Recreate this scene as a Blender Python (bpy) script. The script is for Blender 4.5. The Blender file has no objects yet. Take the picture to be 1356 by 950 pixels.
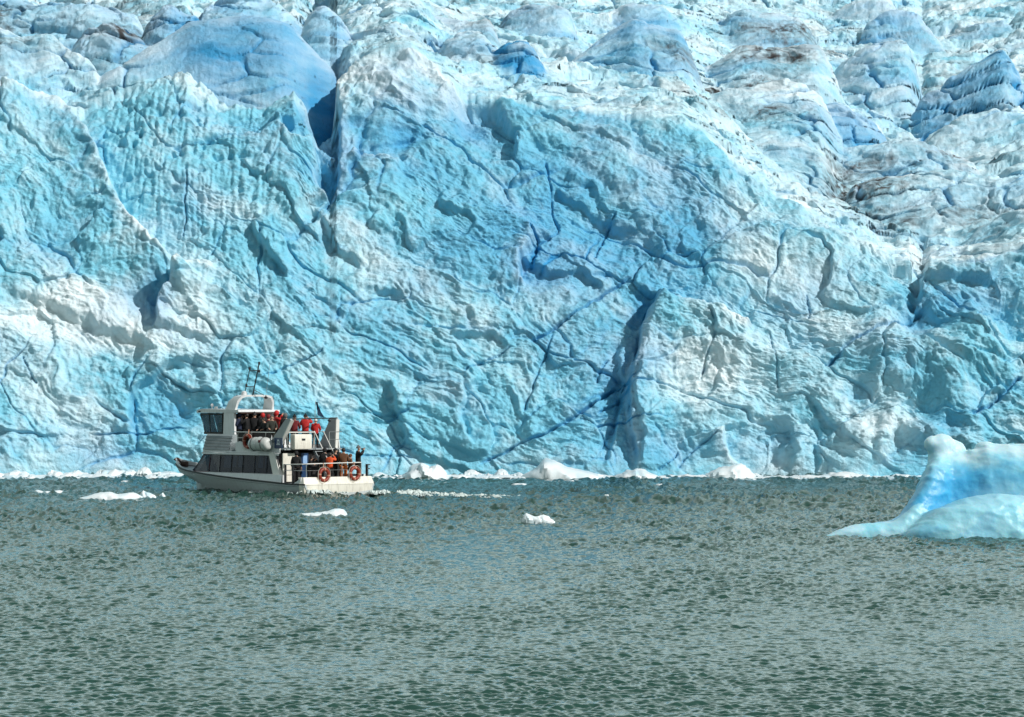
import bpy, bmesh, math, random
import numpy as np
from mathutils import Vector, Matrix
f32 = np.float32
random.seed(7)
SC = bpy.context.scene
COL = SC.collection
F = 3767.0          # focal length in reference-photo pixels (100 mm lens on 36 mm film)
CZ = 5.0            # eye height above the water
HOR = 530.0         # row of the true horizon in the photograph


def at(px, py, Y):
    """World point that the photo shows at (px, py) when it stands Y metres away."""
    return Vector(((px - 678.0) / F * Y, Y, CZ + (HOR - py) / F * Y))


def rad(d):
    return math.radians(d)


# ------------------------------------------------------------------ materials
def nodes(mat):
    mat.use_nodes = True
    nt = mat.node_tree
    return nt, nt.nodes, nt.links, nt.nodes['Principled BSDF']


def simple(name, col, rough=.5, metal=0., spec=.5, var=.0, scale=3., bump=0., coat=0.):
    m = bpy.data.materials.new(name)
    nt, N, L, P = nodes(m)
    P.inputs['Roughness'].default_value = rough
    P.inputs['Metallic'].default_value = metal
    P.inputs['Specular IOR Level'].default_value = spec
    P.inputs['Coat Weight'].default_value = coat
    P.inputs['Base Color'].default_value = (*col, 1)
    if var or bump:
        tc = N.new('ShaderNodeTexCoord')
        nz = N.new('ShaderNodeTexNoise'); nz.inputs['Scale'].default_value = scale; nz.inputs['Detail'].default_value = 6
        L.new(tc.outputs['Object'], nz.inputs['Vector'])
    if var:
        mx = N.new('ShaderNodeMix'); mx.data_type = 'RGBA'
        mx.inputs[6].default_value = (*[max(0, c * (1 - var)) for c in col], 1)
        mx.inputs[7].default_value = (*[min(1, c * (1 + var * .6)) for c in col], 1)
        L.new(nz.outputs['Fac'], mx.inputs[0]); L.new(mx.outputs[2], P.inputs['Base Color'])
    if bump:
        b = N.new('ShaderNodeBump'); b.inputs['Strength'].default_value = bump; b.inputs['Distance'].default_value = .03
        L.new(nz.outputs['Fac'], b.inputs['Height']); L.new(b.outputs['Normal'], P.inputs['Normal'])
    return m


def tag(o, label=None, cat=None, group=None, kind=None):
    if label: o['label'] = label
    if cat: o['category'] = cat
    if group: o['group'] = group
    if kind: o['kind'] = kind
    return o


def link_mesh(name, me, mat=None, parent=None, smooth=False):
    o = bpy.data.objects.new(name, me)
    COL.objects.link(o)
    if mat is not None:
        for mm in (mat if isinstance(mat, (list, tuple)) else [mat]):
            me.materials.append(mm)
    if parent is not None:
        o.parent = parent
    if smooth:
        me.shade_smooth()
    return o


def grid_mesh(name, V, close=False):
    """V: (rows, cols, 3) array -> quad mesh."""
    r, c, _ = V.shape
    me = bpy.data.meshes.new(name)
    i = np.arange(r * c, dtype=np.int32).reshape(r, c)
    q = np.stack([i[:-1, :-1], i[:-1, 1:], i[1:, 1:], i[1:, :-1]], -1).reshape(-1, 4)
    me.vertices.add(r * c); me.loops.add(q.size); me.polygons.add(len(q))
    me.vertices.foreach_set('co', V.reshape(-1).astype(f32))
    me.loops.foreach_set('vertex_index', q.reshape(-1))
    me.polygons.foreach_set('loop_start', np.arange(0, q.size, 4, dtype=np.int32))
    me.update(calc_edges=True)
    me.shade_smooth()
    return me


def set_attr(me, name, a):
    at_ = me.attributes.new(name, 'FLOAT', 'POINT')
    at_.data.foreach_set('value', a.reshape(-1).astype(f32))


# ------------------------------------------------------------------ noise
_rng = np.random.default_rng(11)
_G = _rng.random((256, 256)).astype(f32) * 2 * np.pi
_GX, _GY = np.cos(_G), np.sin(_G)
_R1 = _rng.random((256, 256)).astype(f32)
_R2 = _rng.random((256, 256)).astype(f32)
_R3 = _rng.random((256, 256)).astype(f32)
_R4 = _rng.random((256, 256)).astype(f32)


def perlin(x, y, seed=0):
    x = x + seed * 17.37; y = y + seed * 41.91
    xi = np.floor(x); yi = np.floor(y)
    fx = (x - xi).astype(f32); fy = (y - yi).astype(f32)
    xi = xi.astype(np.int32); yi = yi.astype(np.int32)
    u = fx * fx * fx * (fx * (fx * 6 - 15) + 10); v = fy * fy * fy * (fy * (fy * 6 - 15) + 10)
    def g(a, b, dx, dy):
        a = a & 255; b = b & 255
        return _GX[a, b] * dx + _GY[a, b] * dy
    n0 = g(xi, yi, fx, fy); n1 = g(xi + 1, yi, fx - 1, fy)
    n2 = g(xi, yi + 1, fx, fy - 1); n3 = g(xi + 1, yi + 1, fx - 1, fy - 1)
    a = n0 + (n1 - n0) * u; b = n2 + (n3 - n2) * u
    return (a + (b - a) * v) * 1.5


def fbm(x, y, seed=0, oct=5, gain=.5, lac=2.03):
    s = 0.; a = 1.
    for k in range(oct):
        s = s + a * perlin(x, y, seed + k * 3); x = x * lac; y = y * lac; a *= gain
    return s


def ridged(x, y, seed=0, oct=5, gain=.55, lac=2.07, sharp=1.):
    s = 0.; a = 1.; w = 1.
    for k in range(oct):
        n = 1 - np.abs(perlin(x, y, seed + k * 5)) * 1.3
        n = np.clip(n, 0, 1) ** (2 * sharp)
        n = n * w; w = np.clip(n * 1.6, 0, 1)
        s = s + a * n; x = x * lac; y = y * lac; a *= gain
    return s


def billow(x, y, seed=0, oct=4, gain=.5, lac=2.1):
    s = 0.; a = 1.
    for k in range(oct):
        s = s + a * np.abs(perlin(x, y, seed + k * 7)); x = x * lac; y = y * lac; a *= gain
    return s


def worley(x, y, seed=0, jit=.9):
    """F1, F2, vector to the cell centre and two random numbers of the nearest cell."""
    x = x + seed * 13.1; y = y + seed * 29.7
    xi = np.floor(x).astype(np.int32); yi = np.floor(y).astype(np.int32)
    F1 = np.full(x.shape, 9., f32); F2 = np.full(x.shape, 9., f32)
    dx1 = np.zeros(x.shape, f32); dy1 = np.zeros(x.shape, f32); r1 = np.zeros(x.shape, f32); r2 = np.zeros(x.shape, f32)
    for i in (-1, 0, 1):
        for j in (-1, 0, 1):
            a = (xi + i) & 255; b = (yi + j) & 255
            dx = (x - (xi + i + .5 + (_R1[a, b] - .5) * jit)).astype(f32)
            dy = (y - (yi + j + .5 + (_R2[a, b] - .5) * jit)).astype(f32)
            d = np.sqrt(dx * dx + dy * dy)
            n = d < F1
            F2 = np.where(n, F1, np.minimum(F2, d))
            F1 = np.where(n, d, F1)
            dx1 = np.where(n, dx, dx1); dy1 = np.where(n, dy, dy1)
            r1 = np.where(n, _R3[a, b], r1); r2 = np.where(n, _R4[a, b], r2)
    return F1, F2, dx1, dy1, r1, r2


def facets(x, y, seed=0, tilt=1., off=.5, soft=.12):
    """Fractured faces: every cell a tilted plane of its own, softened at the joints."""
    F1, F2, dx, dy, r1, r2 = worley(x, y, seed)
    e = np.clip((F2 - F1) / soft, 0, 1); e = e * e * (3 - 2 * e)
    return ((r1 - .5) * 2 * dx * tilt + (r2 - .5) * 2 * dy * tilt + ((r1 * 7.3 + r2 * 3.1) % 1 - .5) * off) * (.35 + .65 * e)


def sstep(a, b, x):
    t = np.clip((x - a) / (b - a), 0, 1)
    return t * t * (3 - 2 * t)


def poly_sd(X, Y, pts):
    """Signed distance to an open polyline (positive on its right in picture rows: y down) and the position 0-1 along it."""
    best = np.full(X.shape, 1e9, f32); sd = np.zeros(X.shape, f32); tt = np.zeros(X.shape, f32)
    L = [math.dist(pts[i], pts[i + 1]) for i in range(len(pts) - 1)]; T = sum(L); acc = 0
    for i in range(len(pts) - 1):
        (ax, ay), (bx, by) = pts[i], pts[i + 1]
        ex, ey = bx - ax, by - ay; l2 = ex * ex + ey * ey
        t = np.clip(((X - ax) * ex + (Y - ay) * ey) / l2, 0, 1)
        dx = X - ax - t * ex; dy = Y - ay - t * ey
        d = np.sqrt(dx * dx + dy * dy)
        s = np.sign(ex * (Y - ay) - ey * (X - ax))
        n = d < best
        best = np.where(n, d, best); sd = np.where(n, s * d, sd); tt = np.where(n, (acc + t * L[i]) / T, tt)
        acc += L[i]
    return sd, best, tt
# ------------------------------------------------------------------ the glacier
NX, NF, NI = 1240, 760, 1250      # columns, rows up the front, rows over the icefall


def build_glacier():
    # columns: dense where the photo looks, coarser towards both sides
    core = np.linspace(-70, 1426, NX - 120)
    k = np.arange(1, 61)
    side = 1.4 * k + .16 * k ** 2.05
    cpx = np.concatenate([(-70 - side)[::-1], core, 1426 + side]).astype(f32)
    crest_pts = [(-2000, 150), (-400, 160), (-120, 112), (0, 124), (30, 132), (66, 148), (92, 140), (118, 126), (150, 117), (200, 96), (246, 80), (256, 96),
                 (300, 121), (345, 131), (388, 108), (398, 124), (420, 165), (437, 150), (446, 92), (462, 80), (500, 66),
                 (524, 55), (546, 62), (576, 90), (612, 120), (650, 128), (690, 133), (740, 136), (790, 150), (840, 148),
                 (880, 150), (905, 153), (938, 182), (965, 208), (1005, 245), (1050, 272), (1100, 303), (1150, 326), (1185, 345), (1205, 346),
                 (1222, 376), (1232, 362), (1290, 352), (1330, 338), (1356, 330), (1450, 300), (1800, 250), (3500, 230)]
    cx, cy = zip(*crest_pts)
    crow = np.interp(cpx, cx, cy).astype(f32)
    crow = crow + fbm(cpx / 45, cpx * 0 + 3.3, 5, 2) * 4
    foot = 185 + fbm(cpx / 420, cpx * 0, 9, 1) * 2.0 + 1.5 * np.sin(cpx / 260)
    # ---- base of the front: rows from just under the water to the crest
    t = np.linspace(0, 1, NF).astype(f32)[:, None]
    py0 = 636.0
    PY = py0 + (crow[None] - py0) * t
    PX = np.broadcast_to(cpx[None], PY.shape).astype(f32)
    a = (HOR - PY) / F
    s = (3.4 - 1.9 * sstep(.1, .8, t)) * (1 - .55 * sstep(.86, 1.0, t))
    Y = np.zeros_like(PY); Y[0] = foot
    for i in range(1, NF):
        si = s[i]
        Y[i] = Y[i - 1] * (si - a[i - 1]) / (si - a[i])
    Z = CZ + a * Y
    Xw = (PX - 678) / F * Y
    # metric coordinates on the front
    U = Xw
    W = np.concatenate([np.zeros((1, Z.shape[1]), f32), np.cumsum(np.hypot(np.diff(Z, axis=0), np.diff(Y, axis=0)), axis=0)], 0).astype(f32)
    W = W + fbm(U / 40, U * 0, 3, 2) * 3
    D = np.zeros_like(PY); white = np.zeros_like(PY); dirt = np.zeros_like(PY); blue = np.zeros_like(PY)

    def sub(pts, m):
        xs = [p[0] for p in pts]; ys = [p[1] for p in pts]
        j0 = np.searchsorted(cpx, min(xs) - m); j1 = np.searchsorted(cpx, max(xs) + m)
        return slice(max(j0, 0), max(j1, j0 + 2)), (min(ys) - m, max(ys) + m)

    wpx = fbm(U / 3.2, W / 3.2, 71, 3) * 7; wpy = fbm(U / 3.2 + 9, W / 3.2, 72, 3) * 7      # ragged edges
    wpx += fbm(U / .9, W / .9, 73, 2) * 2.0; wpy += fbm(U / .9 + 4, W / .9, 74, 2) * 2.0

    def step(pts, hp, wp, hn=0., wn=30., soft=2.5, ends=.12, rag=1.):
        """A broken edge: the face stands hp forward on the positive side of the line and hn on the other."""
        c, _ = sub(pts, 3.2 * max(wp, wn))
        sd, d, tt = poly_sd(PX[:, c] + wpx[:, c] * rag, PY[:, c] + wpy[:, c] * rag, pts)
        e = np.clip(np.minimum(tt, 1 - tt) / ends, 0, 1) if ends else 1.
        e = e * e * (3 - 2 * e) if ends else 1.
        g = .5 + .5 * np.tanh(sd / soft)
        D[:, c] += (g * hp * np.exp(-d / wp) + (1 - g) * hn * np.exp(-d / wn)) * e * .52
        if hp > 1: white[:, c] += .45 * np.exp(-(np.abs(sd - 4) / 7) ** 2) * e

    def crack(pts, w=2.2, depth=.9, col=.9, rag=.6):
        c, _ = sub(pts, 30)
        sd, d, tt = poly_sd(PX[:, c] + wpx[:, c] * rag, PY[:, c] + wpy[:, c] * rag, pts)
        e = sstep(0, .08, np.minimum(tt, 1 - tt)) * (.55 + .6 * np.clip(perlin(tt * 9, tt * 0, int(pts[0][0]) % 50) + .5, 0, 1))
        D[:, c] -= depth * np.exp(-(d / (w * (.55 + .7 * np.clip(perlin(tt * 14, tt * 0 + 3, 7) + .5, 0, 1)))) ** 2) * e
        blue[:, c] += .32 * col * np.exp(-(d / (w * 1.3)) ** 2) * e + .2 * col * np.exp(-(d / (w * 6))) * e

    def ridge(pts, h, w, wh=.5, rag=1.):
        c, _ = sub(pts, 3 * w)
        sd, d, tt = poly_sd(PX[:, c] + wpx[:, c] * rag, PY[:, c] + wpy[:, c] * rag, pts)
        e = sstep(0, .2, np.minimum(tt, 1 - tt))
        D[:, c] += h * np.exp(-d / w) * e
        white[:, c] += wh * np.exp(-(d / (w * .8)) ** 2) * e

    def bowl(x, y, rx, ry, h, rot=0., col=0., p=1.):
        m = max(rx, ry) * 3
        c = slice(np.searchsorted(cpx, x - m), max(np.searchsorted(cpx, x + m), np.searchsorted(cpx, x - m) + 2))
        dx = PX[:, c] + wpx[:, c] - x; dy = PY[:, c] + wpy[:, c] - y
        cr, sr = math.cos(rot), math.sin(rot)
        q = ((dx * cr + dy * sr) / rx) ** 2 + ((-dx * sr + dy * cr) / ry) ** 2
        g = np.exp(-q ** p)
        D[:, c] += h * g * .65; blue[:, c] += col * g

    # --- natural relief: warped, fractured, scalloped
    wu = fbm(U / 9, W / 9, 21, 4) * 1.5; wv = fbm(U / 9, W / 9, 22, 4) * 1.5
    Ua, Wa = U + wu, W + wv
    right = sstep(930, 1060, PX)          # the lumpy broken part on the right
    leftm = sstep(150, 100, PX) * .5
    flute = sstep(120, 150, PX) * sstep(400, 320, PX) * sstep(430, 300, PY)      # fluted, pitted slab
    calm = 1 - .45 * flute
    ca, sa = math.cos(.62), math.sin(.62)
    Ur, Wr = Ua * ca - Wa * sa, Ua * sa + Wa * ca         # diagonal cleavage running down to the right
    D += fbm(U / 26, W / 26, 31, 3) * .8
    D += (ridged(Ur / 11, Wr / 5.5, 33, 3) - .8) * .33 * calm
    D += facets(Ur / 6.2, Wr / 3.6, 34, 1.5, .9, .05) * (.31 + .25 * right) * calm
    jn = worley(Ur / 6.2, Wr / 3.6, 34); jm = np.clip(perlin(U / 7, W / 6, 47) * 2.2 + .35, 0, 1)
    jg = np.exp(-((jn[1] - jn[0]) / .035) ** 2) * jm * calm; D -= jg * .2; blue += jg * .2
    jn = worley(Ur / 14, Wr / 8, 48); jg = np.exp(-((jn[1] - jn[0]) / .02) ** 2) * np.clip(perlin(U / 9, W / 9, 49) * 2.2 + .3, 0, 1); D -= jg * .35; blue += jg * .3
    D += facets(Ua / 2.6 + wu * .1, Wa / 2.2, 35, 1.2, .8, .2) * (.10 + .2 * right) * calm
    D += (1 - billow(Ur / 3.4, Wr / 1.9, 36, 3) * 2) * -.11 * calm
    D += (worley(Ua / 2.1, Wa / 2.4, 37)[0] ** 2 - .2) * .2 * (.2 + right)
    D += (ridged(Ur / 1.7, Wr / .75, 38, 3) - .8) * .08
    D += fbm(U / .7, W / .7, 39, 3, .6) * .10 + (ridged(Ur / .62, Wr / .34, 40, 2) - .8) * .045
    # flutes and pits on the left slab
    D += flute * (np.abs(perlin((U + wu * .15) / .55, W / 6, 41)) * .20 * (1 + perlin(U / 2, W / 2, 46)) + perlin(U / .25, W / 1.6, 42) * .08)
    pit = worley((U + fbm(U, W, 44, 2) * .3) / 1.15, W / 1.0, 43)
    D -= flute * np.exp(-(pit[0] / .28) ** 2) * (pit[4] > .45) * .5 * sstep(330, 200, PY)
    # horizontal layering low down
    D += perlin(U / 9, (W + wu * .06) / .35, 45) * .07 * sstep(420, 560, PY)

    # --- the big forms, measured from the photograph
    step([(-40, 112), (20, 131), (60, 140), (95, 152), (118, 178), (132, 205), (138, 228), (148, 258), (168, 285), (200, 312), (236, 345)], 3.4, 70, -1.6, 45, 2.5, .06)
    step([(205, 436), (212, 405), (221, 378), (226, 354), (240, 340)], 2.4, 75, -1.3, 24, 2.5, .1)          # right block over the notch
    step([(222, 356), (243, 346), (262, 344), (290, 352)], 1.6, 60, -.6, 20)
    step([(175, 575), (178, 540), (184, 517), (215, 494), (262, 470)], -1.7, 55, 1.0, 40, 2.5, .1)          # blue hollow low left
    step([(0, 380), (60, 400), (120, 425), (180, 445), (215, 470)], -.6, 60, 1.5, 45, 5)                     # bright shelf
    step([(372, 150), (385, 182), (410, 186), (414, 205), (436, 268)], 2.0, 55, -2.8, 40, 2.5, .05)
    step([(436, 262), (446, 235), (449, 190), (447, 95)], 1.2, 55, -1.8, 22, 2.5, .05)                       # dark gap left of block E
    step([(455, 205), (468, 190), (500, 196), (540, 205)], 1.5, 45, -1.3, 30)
    bowl(535, 168, 28, 20, -1.6, 0, .5); bowl(630, 155, 40, 26, -1.7, .3, .4); bowl(480, 170, 22, 34, -1.4, 0, .3)  # hollows whose pooled shade is also painted in blue
    step([(607, 122), (660, 132), (678, 165), (682, 205)], -1.8, 35, 1.1, 30, 2.5)
    ridge([(522, 56), (560, 78), (600, 118), (612, 130)], 1.2, 14, .8)
    ridge([(470, 85), (500, 95), (540, 130), (560, 150)], .7, 10, .3)
    # bowl with an overhanging lip in the middle of the main wall
    bowl(800, 290, 120, 90, -2.2, .6, .15); bowl(905, 250, 40, 75, -.7, -.45, .2)
    step([(695, 178), (740, 183), (775, 205), (800, 222), (838, 262), (870, 315), (885, 345)], -.9, 40, .45, 30, 7, .1)
    step([(735, 212), (780, 235), (815, 270), (850, 312)], -.7, 22, .35, 18, 5)
    step([(835, 160), (870, 195), (900, 235), (925, 270), (950, 330)], -.5, 34, .3, 26, 6)
    step([(905, 155), (940, 215), (975, 268), (1000, 320)], -.55, 30, .3, 22, 6)
    step([(712, 290), (700, 325), (690, 350), (695, 380)], 1.2, 40, -.8, 22, 2.5)
    step([(735, 235), (770, 262), (820, 278), (850, 290)], -.9, 26, .5, 16, 2.2)
    step([(690, 330), (725, 350), (770, 352), (800, 366)], -1.0, 30, .8, 22, 2.2)
    step([(575, 262), (590, 275), (620, 288), (632, 300)], -1.0, 26, .8, 20, 2.2)
    step([(410, 275), (430, 300), (450, 330), (478, 352)], -.9, 36, .7, 26)
    step([(335, 295), (350, 325), (362, 350), (378, 372)], -1.2, 30, 1.3, 24, 2.2)
    step([(485, 300), (495, 285), (505, 282), (520, 300)], .9, 26, -.6, 16)
    step([(490, 385), (515, 382), (535, 390)], -.9, 20, .7, 18)
    step([(600, 440), (650, 442), (680, 458)], -.8, 36, .9, 26)
    step([(520, 500), (525, 540), (538, 585), (575, 612), (650, 626)], -1.5, 60, 1.0, 30, 2.5, .08)          # arch line low in the wall
    step([(640, 500), (615, 512), (612, 545), (630, 600)], 1.0, 40, -.8, 20, 2.2)
    # crevice and buttress right of the middle
    step([(846, 625), (838, 575), (832, 520), (836, 480), (850, 428), (862, 395), (870, 374)], 2.0, 95, -1.2, 26, 2.6, .04)
    step([(868, 374), (905, 384), (935, 398), (965, 420), (1000, 425)], 2.3, 60, -1.4, 30, 2.5, .08)
    step([(852, 620), (850, 560), (842, 520), (846, 470)], 1.0, 14, -.6, 10, 2)
    step([(800, 620), (815, 560), (825, 505), (815, 470), (822, 440)], .9, 20, -.9, 14, 2)
    bowl(815, 505, 22, 60, -.4, 0, .25); bowl(850, 400, 14, 30, -.6, .3, .5)
    # right: rounded blocks with gaps
    step([(1222, 350), (1224, 392), (1218, 404)], -3.0, 40, 1.6, 40, 2.5, .08)
    step([(1232, 362), (1300, 352), (1356, 330), (1420, 310)], 1.5, 40, 0, 20, 3)
    bowl(1275, 400, 50, 30, -1.6, .2, .4)
    for (x, y, rx, ry, h) in [(1295, 455, 40, 35, 2.2), (1240, 470, 30, 40, 1.5), (1180, 460, 38, 22, 1.4), (1200, 500, 28, 15, 1.3),
                              (1262, 520, 24, 40, 1.7), (1100, 540, 45, 30, 1.0), (1285, 570, 20, 40, 1.8), (1140, 520, 26, 26, -1.2),
                              (1060, 520, 30, 40, .9), (1150, 590, 30, 22, 1.4), (1120, 595, 28, 30, 1.7), (1220, 420, 30, 26, -1.1),
                              (1330, 420, 34, 26, -1.4), (1075, 455, 40, 20, -.9), (1170, 570, 12, 34, 1.2), (1240, 575, 40, 16, 1.5), (1060, 600, 22, 26, 1.4)]:
        bowl(x, y, rx, ry, h, .2, .12 if h < 0 else 0, 1.6)
    step([(955, 566), (962, 590), (980, 612), (1004, 634)], 1.2, 40, -1.2, 26, 2.2, .05)
    step([(1052, 560), (1052, 600), (1048, 630)], -.9, 12, .9, 26, 2)
    step([(1082, 590), (1082, 630)], -.9, 12, .9, 26, 2)
    bowl(905, 600, 45, 25, -1.2, 0, .25)
    bowl(215, 535, 42, 40, -.6, 0, .35); bowl(240, 550, 22, 14, -.6, 0, .35); bowl(150, 605, 60, 16, -.8, 0, .3); bowl(190, 400, 40, 30, -1.0, .5, .22)
    bowl(60, 330, 70, 60, -1.2, .5, .1)
    # pale snow-ice zones; clear-ice zones, some painting the blue shade of gap and notch
    for (x, y, rx, ry, h) in [(110, 420, 130, 34, .55), (60, 480, 120, 90, .3), (190, 300, 60, 30, .35), (930, 470, 70, 90, .35), (1130, 560, 150, 70, .3),
                              (270, 420, 60, 60, .3), (1100, 360, 130, 60, .25), (560, 440, 90, 70, .1), (990, 300, 36, 60, .3), (500, 90, 60, 30, .35)]:
        white += 1.5 * h * np.exp(-((PX + wpx * 2 - x) / rx) ** 2 - ((PY + wpy * 2 - y) / ry) ** 2)
    for (x, y, rx, ry, h) in [(780, 290, 130, 130, .42), (620, 300, 170, 180, .2), (845, 500, 40, 110, .14), (560, 180, 110, 50, .25), (440, 200, 26, 60, .6), (400, 150, 30, 30, .35),
                              (215, 400, 18, 40, .5), (700, 520, 150, 90, .12), (930, 300, 50, 80, .2), (300, 200, 120, 90, .08)]:
        blue += h * np.exp(-((PX + wpx * 2 - x) / rx) ** 2 - ((PY + wpy * 2 - y) / ry) ** 2)
    for p in ([(872, 372), (858, 402), (842, 455), (833, 515), (838, 575), (846, 612)], [(632, 614), (680, 590), (722, 574), (762, 548), (800, 518), (826, 498)], [(700, 452), (740, 425), (790, 388), (838, 346)],
              [(610, 494), (650, 475), (682, 458)], [(734, 432), (720, 470), (706, 512), (690, 550)], [(345, 508), (390, 485), (432, 462)],
              [(940, 414), (946, 440), (934, 470), (930, 505)], [(1018, 438), (1024, 470), (1032, 516)], [(1088, 486), (1130, 450), (1175, 430), (1232, 402)],
              [(1284, 552), (1310, 535), (1360, 492)], [(895, 618), (930, 590), (952, 572)], [(440, 590), (480, 598), (560, 602)], [(120, 575), (190, 572), (255, 570)],
              [(790, 545), (820, 525), (832, 500)], [(870, 620), (890, 605), (900, 595)], [(700, 290), (712, 312), (705, 345)], [(820, 262), (800, 300), (790, 330)],
              [(1290, 430), (1310, 415), (1330, 412)], [(1072, 380), (1074, 400), (1070, 420)], [(245, 220), (244, 270), (240, 310)], [(30, 470), (38, 490), (48, 510)],
              [(720, 195), (740, 290), (700, 330)], [(790, 500), (798, 480), (805, 468)]):
        crack(p, *( (2.0, .6, 1.0) if p[0][0] in (872, 632, 700, 1088, 1284) else (1.4, .35, .7)))
    # hairline fractures
    fr = worley(Ur / 7, Wr / 4.5, 52)
    hair = np.exp(-((fr[1] - fr[0]) / .02) ** 2) * np.clip(perlin(U / 8, W / 8, 53) * 2 - .2, 0, 1)
    D -= hair * .25; blue += hair * .5

    # foot undercut and outward normal of the front
    nrm = np.stack([np.zeros_like(s), -s / np.sqrt(1 + s * s), 1 / np.sqrt(1 + s * s)], -1)      # (NF,1,3)
    D *= (.25 + .75 * sstep(-.5, 3.0, Z))
    V = np.stack([Xw, Y, Z], -1) + D[..., None] * nrm

    # ---- the icefall behind the crest, a height field over the ground
    j = np.arange(1, NI + 1, dtype=f32)[:, None] / NI
    dist = 150 * (j * .62 + .38 * j ** 3)
    Yi = Y[-1][None] + dist
    ang = (cpx[None] - 678) / F
    Xi = ang * Yi
    rise = np.interp(cpx, [-300, 0, 450, 900, 1350, 1700], [.27, .27, .26, .25, .29, .29]).astype(f32)[None]
    Zi = Z[-1][None] + dist * rise + fbm(Xi / 45, Yi / 45, 61, 3) * 2.2 * sstep(2, 20, dist)
    def zat(py, Yd):
        return CZ + (HOR - py) / F * Yd
    Wx = fbm(Xi / 6, Yi / 6, 62, 4) * 2.2; Wy = fbm(Xi / 6, Yi / 6, 63, 4) * 2.2
    ci, si_ = math.cos(.38), math.sin(.38)
    Xr, Yr = (Xi + Wx) * ci + (Yi + Wy) * si_, -(Xi + Wx) * si_ + (Yi + Wy) * ci
    rough = sstep(.0, 2.2, dist)
    chaos = .8 + .35 * sstep(520, 120, cpx)[None] * sstep(4, 14, dist) + .1 * sstep(900, 1300, cpx)[None]
    N = (ridged(Xr / 17, Yr / 9, 64, 3) - 1.0) * 1.0 + facets(Xr / 9, Yr / 5.5, 65, 1.2, .6, .5) * .9 + facets(Xr / 3.6, Yr / 2.6, 66, 1., .5, .5) * .12
    N += (ridged(Xr / 4, Yr / 2.2, 67, 3) - 1) * .07 + fbm(Xi / 1.1, Yi / 1.1, 68, 3, .55) * .05
    N -= np.clip(perlin(Xr / 11, Yr / 3.2, 69) - .34, 0, 1) * 4.0                    # crevasses
    Zi = Zi + N * sstep(.3, 7, dist) * chaos
    Z0i = Zi.copy()
    # the pool of shade between the front slab and the dome
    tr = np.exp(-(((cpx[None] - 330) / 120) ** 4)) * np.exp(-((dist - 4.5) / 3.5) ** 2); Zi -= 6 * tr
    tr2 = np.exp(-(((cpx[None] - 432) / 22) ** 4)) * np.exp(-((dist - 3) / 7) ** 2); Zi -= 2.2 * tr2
    smo = np.ones_like(Zi); hum = np.zeros_like(Zi); front_shade = np.zeros_like(Zi)

    def crest(pts, Y0, sf, sb, soft=.5, amp=.5, bl=0., wh=.0, rnd=1.3):
        """A block of the icefall: its skyline as the photo shows it, at its own distance, steep in front, gentler behind."""
        sf = min(sf, 1.6)
        xs = np.array([p[0] for p in pts], f32); ys = np.array([p[1] for p in pts], f32)
        jl = np.searchsorted(cpx, xs[0] - 34); jr = max(np.searchsorted(cpx, xs[-1] + 26), jl + 2)
        c = slice(jl, jr)
        px = cpx[None, c] + fbm(Xi[:, c] / 4, Yi[:, c] / 4, 81, 3) * .8
        xd = np.arange(xs[0] - 60, xs[-1] + 60, 1.0)
        rd = np.interp(xd, np.r_[xs[0] - 30, xs, xs[-1] + 22], np.r_[ys[0] + 45, ys, ys[-1] + 60])
        kk = np.exp(-(np.arange(-18, 19) / 7.0) ** 2); rd = np.convolve(np.pad(rd, 18, mode='edge'), kk / kk.sum(), 'valid')
        row = np.interp(px, xd, rd)
        yc = Y0 + fbm(px / 150, px * 0, 82, 2) * 1.6 + perlin(Xi[:, c] / 7, Yi[:, c] / 6, 89) * .7
        zc = zat(row, yc)
        d = Yi[:, c] - yc
        dn = fbm(Xi[:, c] / 6, Yi[:, c] / 5, 84, 3) * amp * .5
        zz = zc - (np.sqrt(d * d + rnd * rnd) - rnd) * np.where(d < 0, sf, sb) + dn
        z0 = Zi[:, c]
        h = np.clip(.5 + .5 * (zz - z0) / soft, 0, 1)
        Zi[:, c] = z0 * (1 - h) + zz * h + soft * h * (1 - h)
        smo[:, c] = smo[:, c] * (1 - h) + h * min(1, amp + .25)
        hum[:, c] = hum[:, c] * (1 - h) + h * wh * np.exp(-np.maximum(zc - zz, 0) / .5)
        front_shade[:, c] = front_shade[:, c] * (1 - h) + h * bl * (d < 0)  # shade of the block's front face, painted in as blue

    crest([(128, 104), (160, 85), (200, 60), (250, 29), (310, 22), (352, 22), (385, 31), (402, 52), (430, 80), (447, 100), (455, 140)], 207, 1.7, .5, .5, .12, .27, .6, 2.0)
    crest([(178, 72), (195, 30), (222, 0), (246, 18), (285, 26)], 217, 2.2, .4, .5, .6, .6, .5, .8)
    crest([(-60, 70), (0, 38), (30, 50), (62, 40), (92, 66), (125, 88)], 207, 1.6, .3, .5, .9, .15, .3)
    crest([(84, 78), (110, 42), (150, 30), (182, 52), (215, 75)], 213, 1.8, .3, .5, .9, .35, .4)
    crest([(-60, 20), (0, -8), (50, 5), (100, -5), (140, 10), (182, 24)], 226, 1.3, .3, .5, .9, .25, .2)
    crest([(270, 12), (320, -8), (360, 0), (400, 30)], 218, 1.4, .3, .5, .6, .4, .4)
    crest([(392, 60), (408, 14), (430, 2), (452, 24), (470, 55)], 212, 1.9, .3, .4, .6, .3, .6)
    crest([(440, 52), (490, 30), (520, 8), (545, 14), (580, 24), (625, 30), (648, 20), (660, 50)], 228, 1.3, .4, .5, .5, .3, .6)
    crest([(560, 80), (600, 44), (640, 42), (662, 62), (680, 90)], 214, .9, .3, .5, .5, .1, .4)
    crest([(640, 100), (652, 68), (676, 54), (700, 55), (712, 74), (726, 98)], 212, 2.4, .35, .4, .5, .9, .5)
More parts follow.
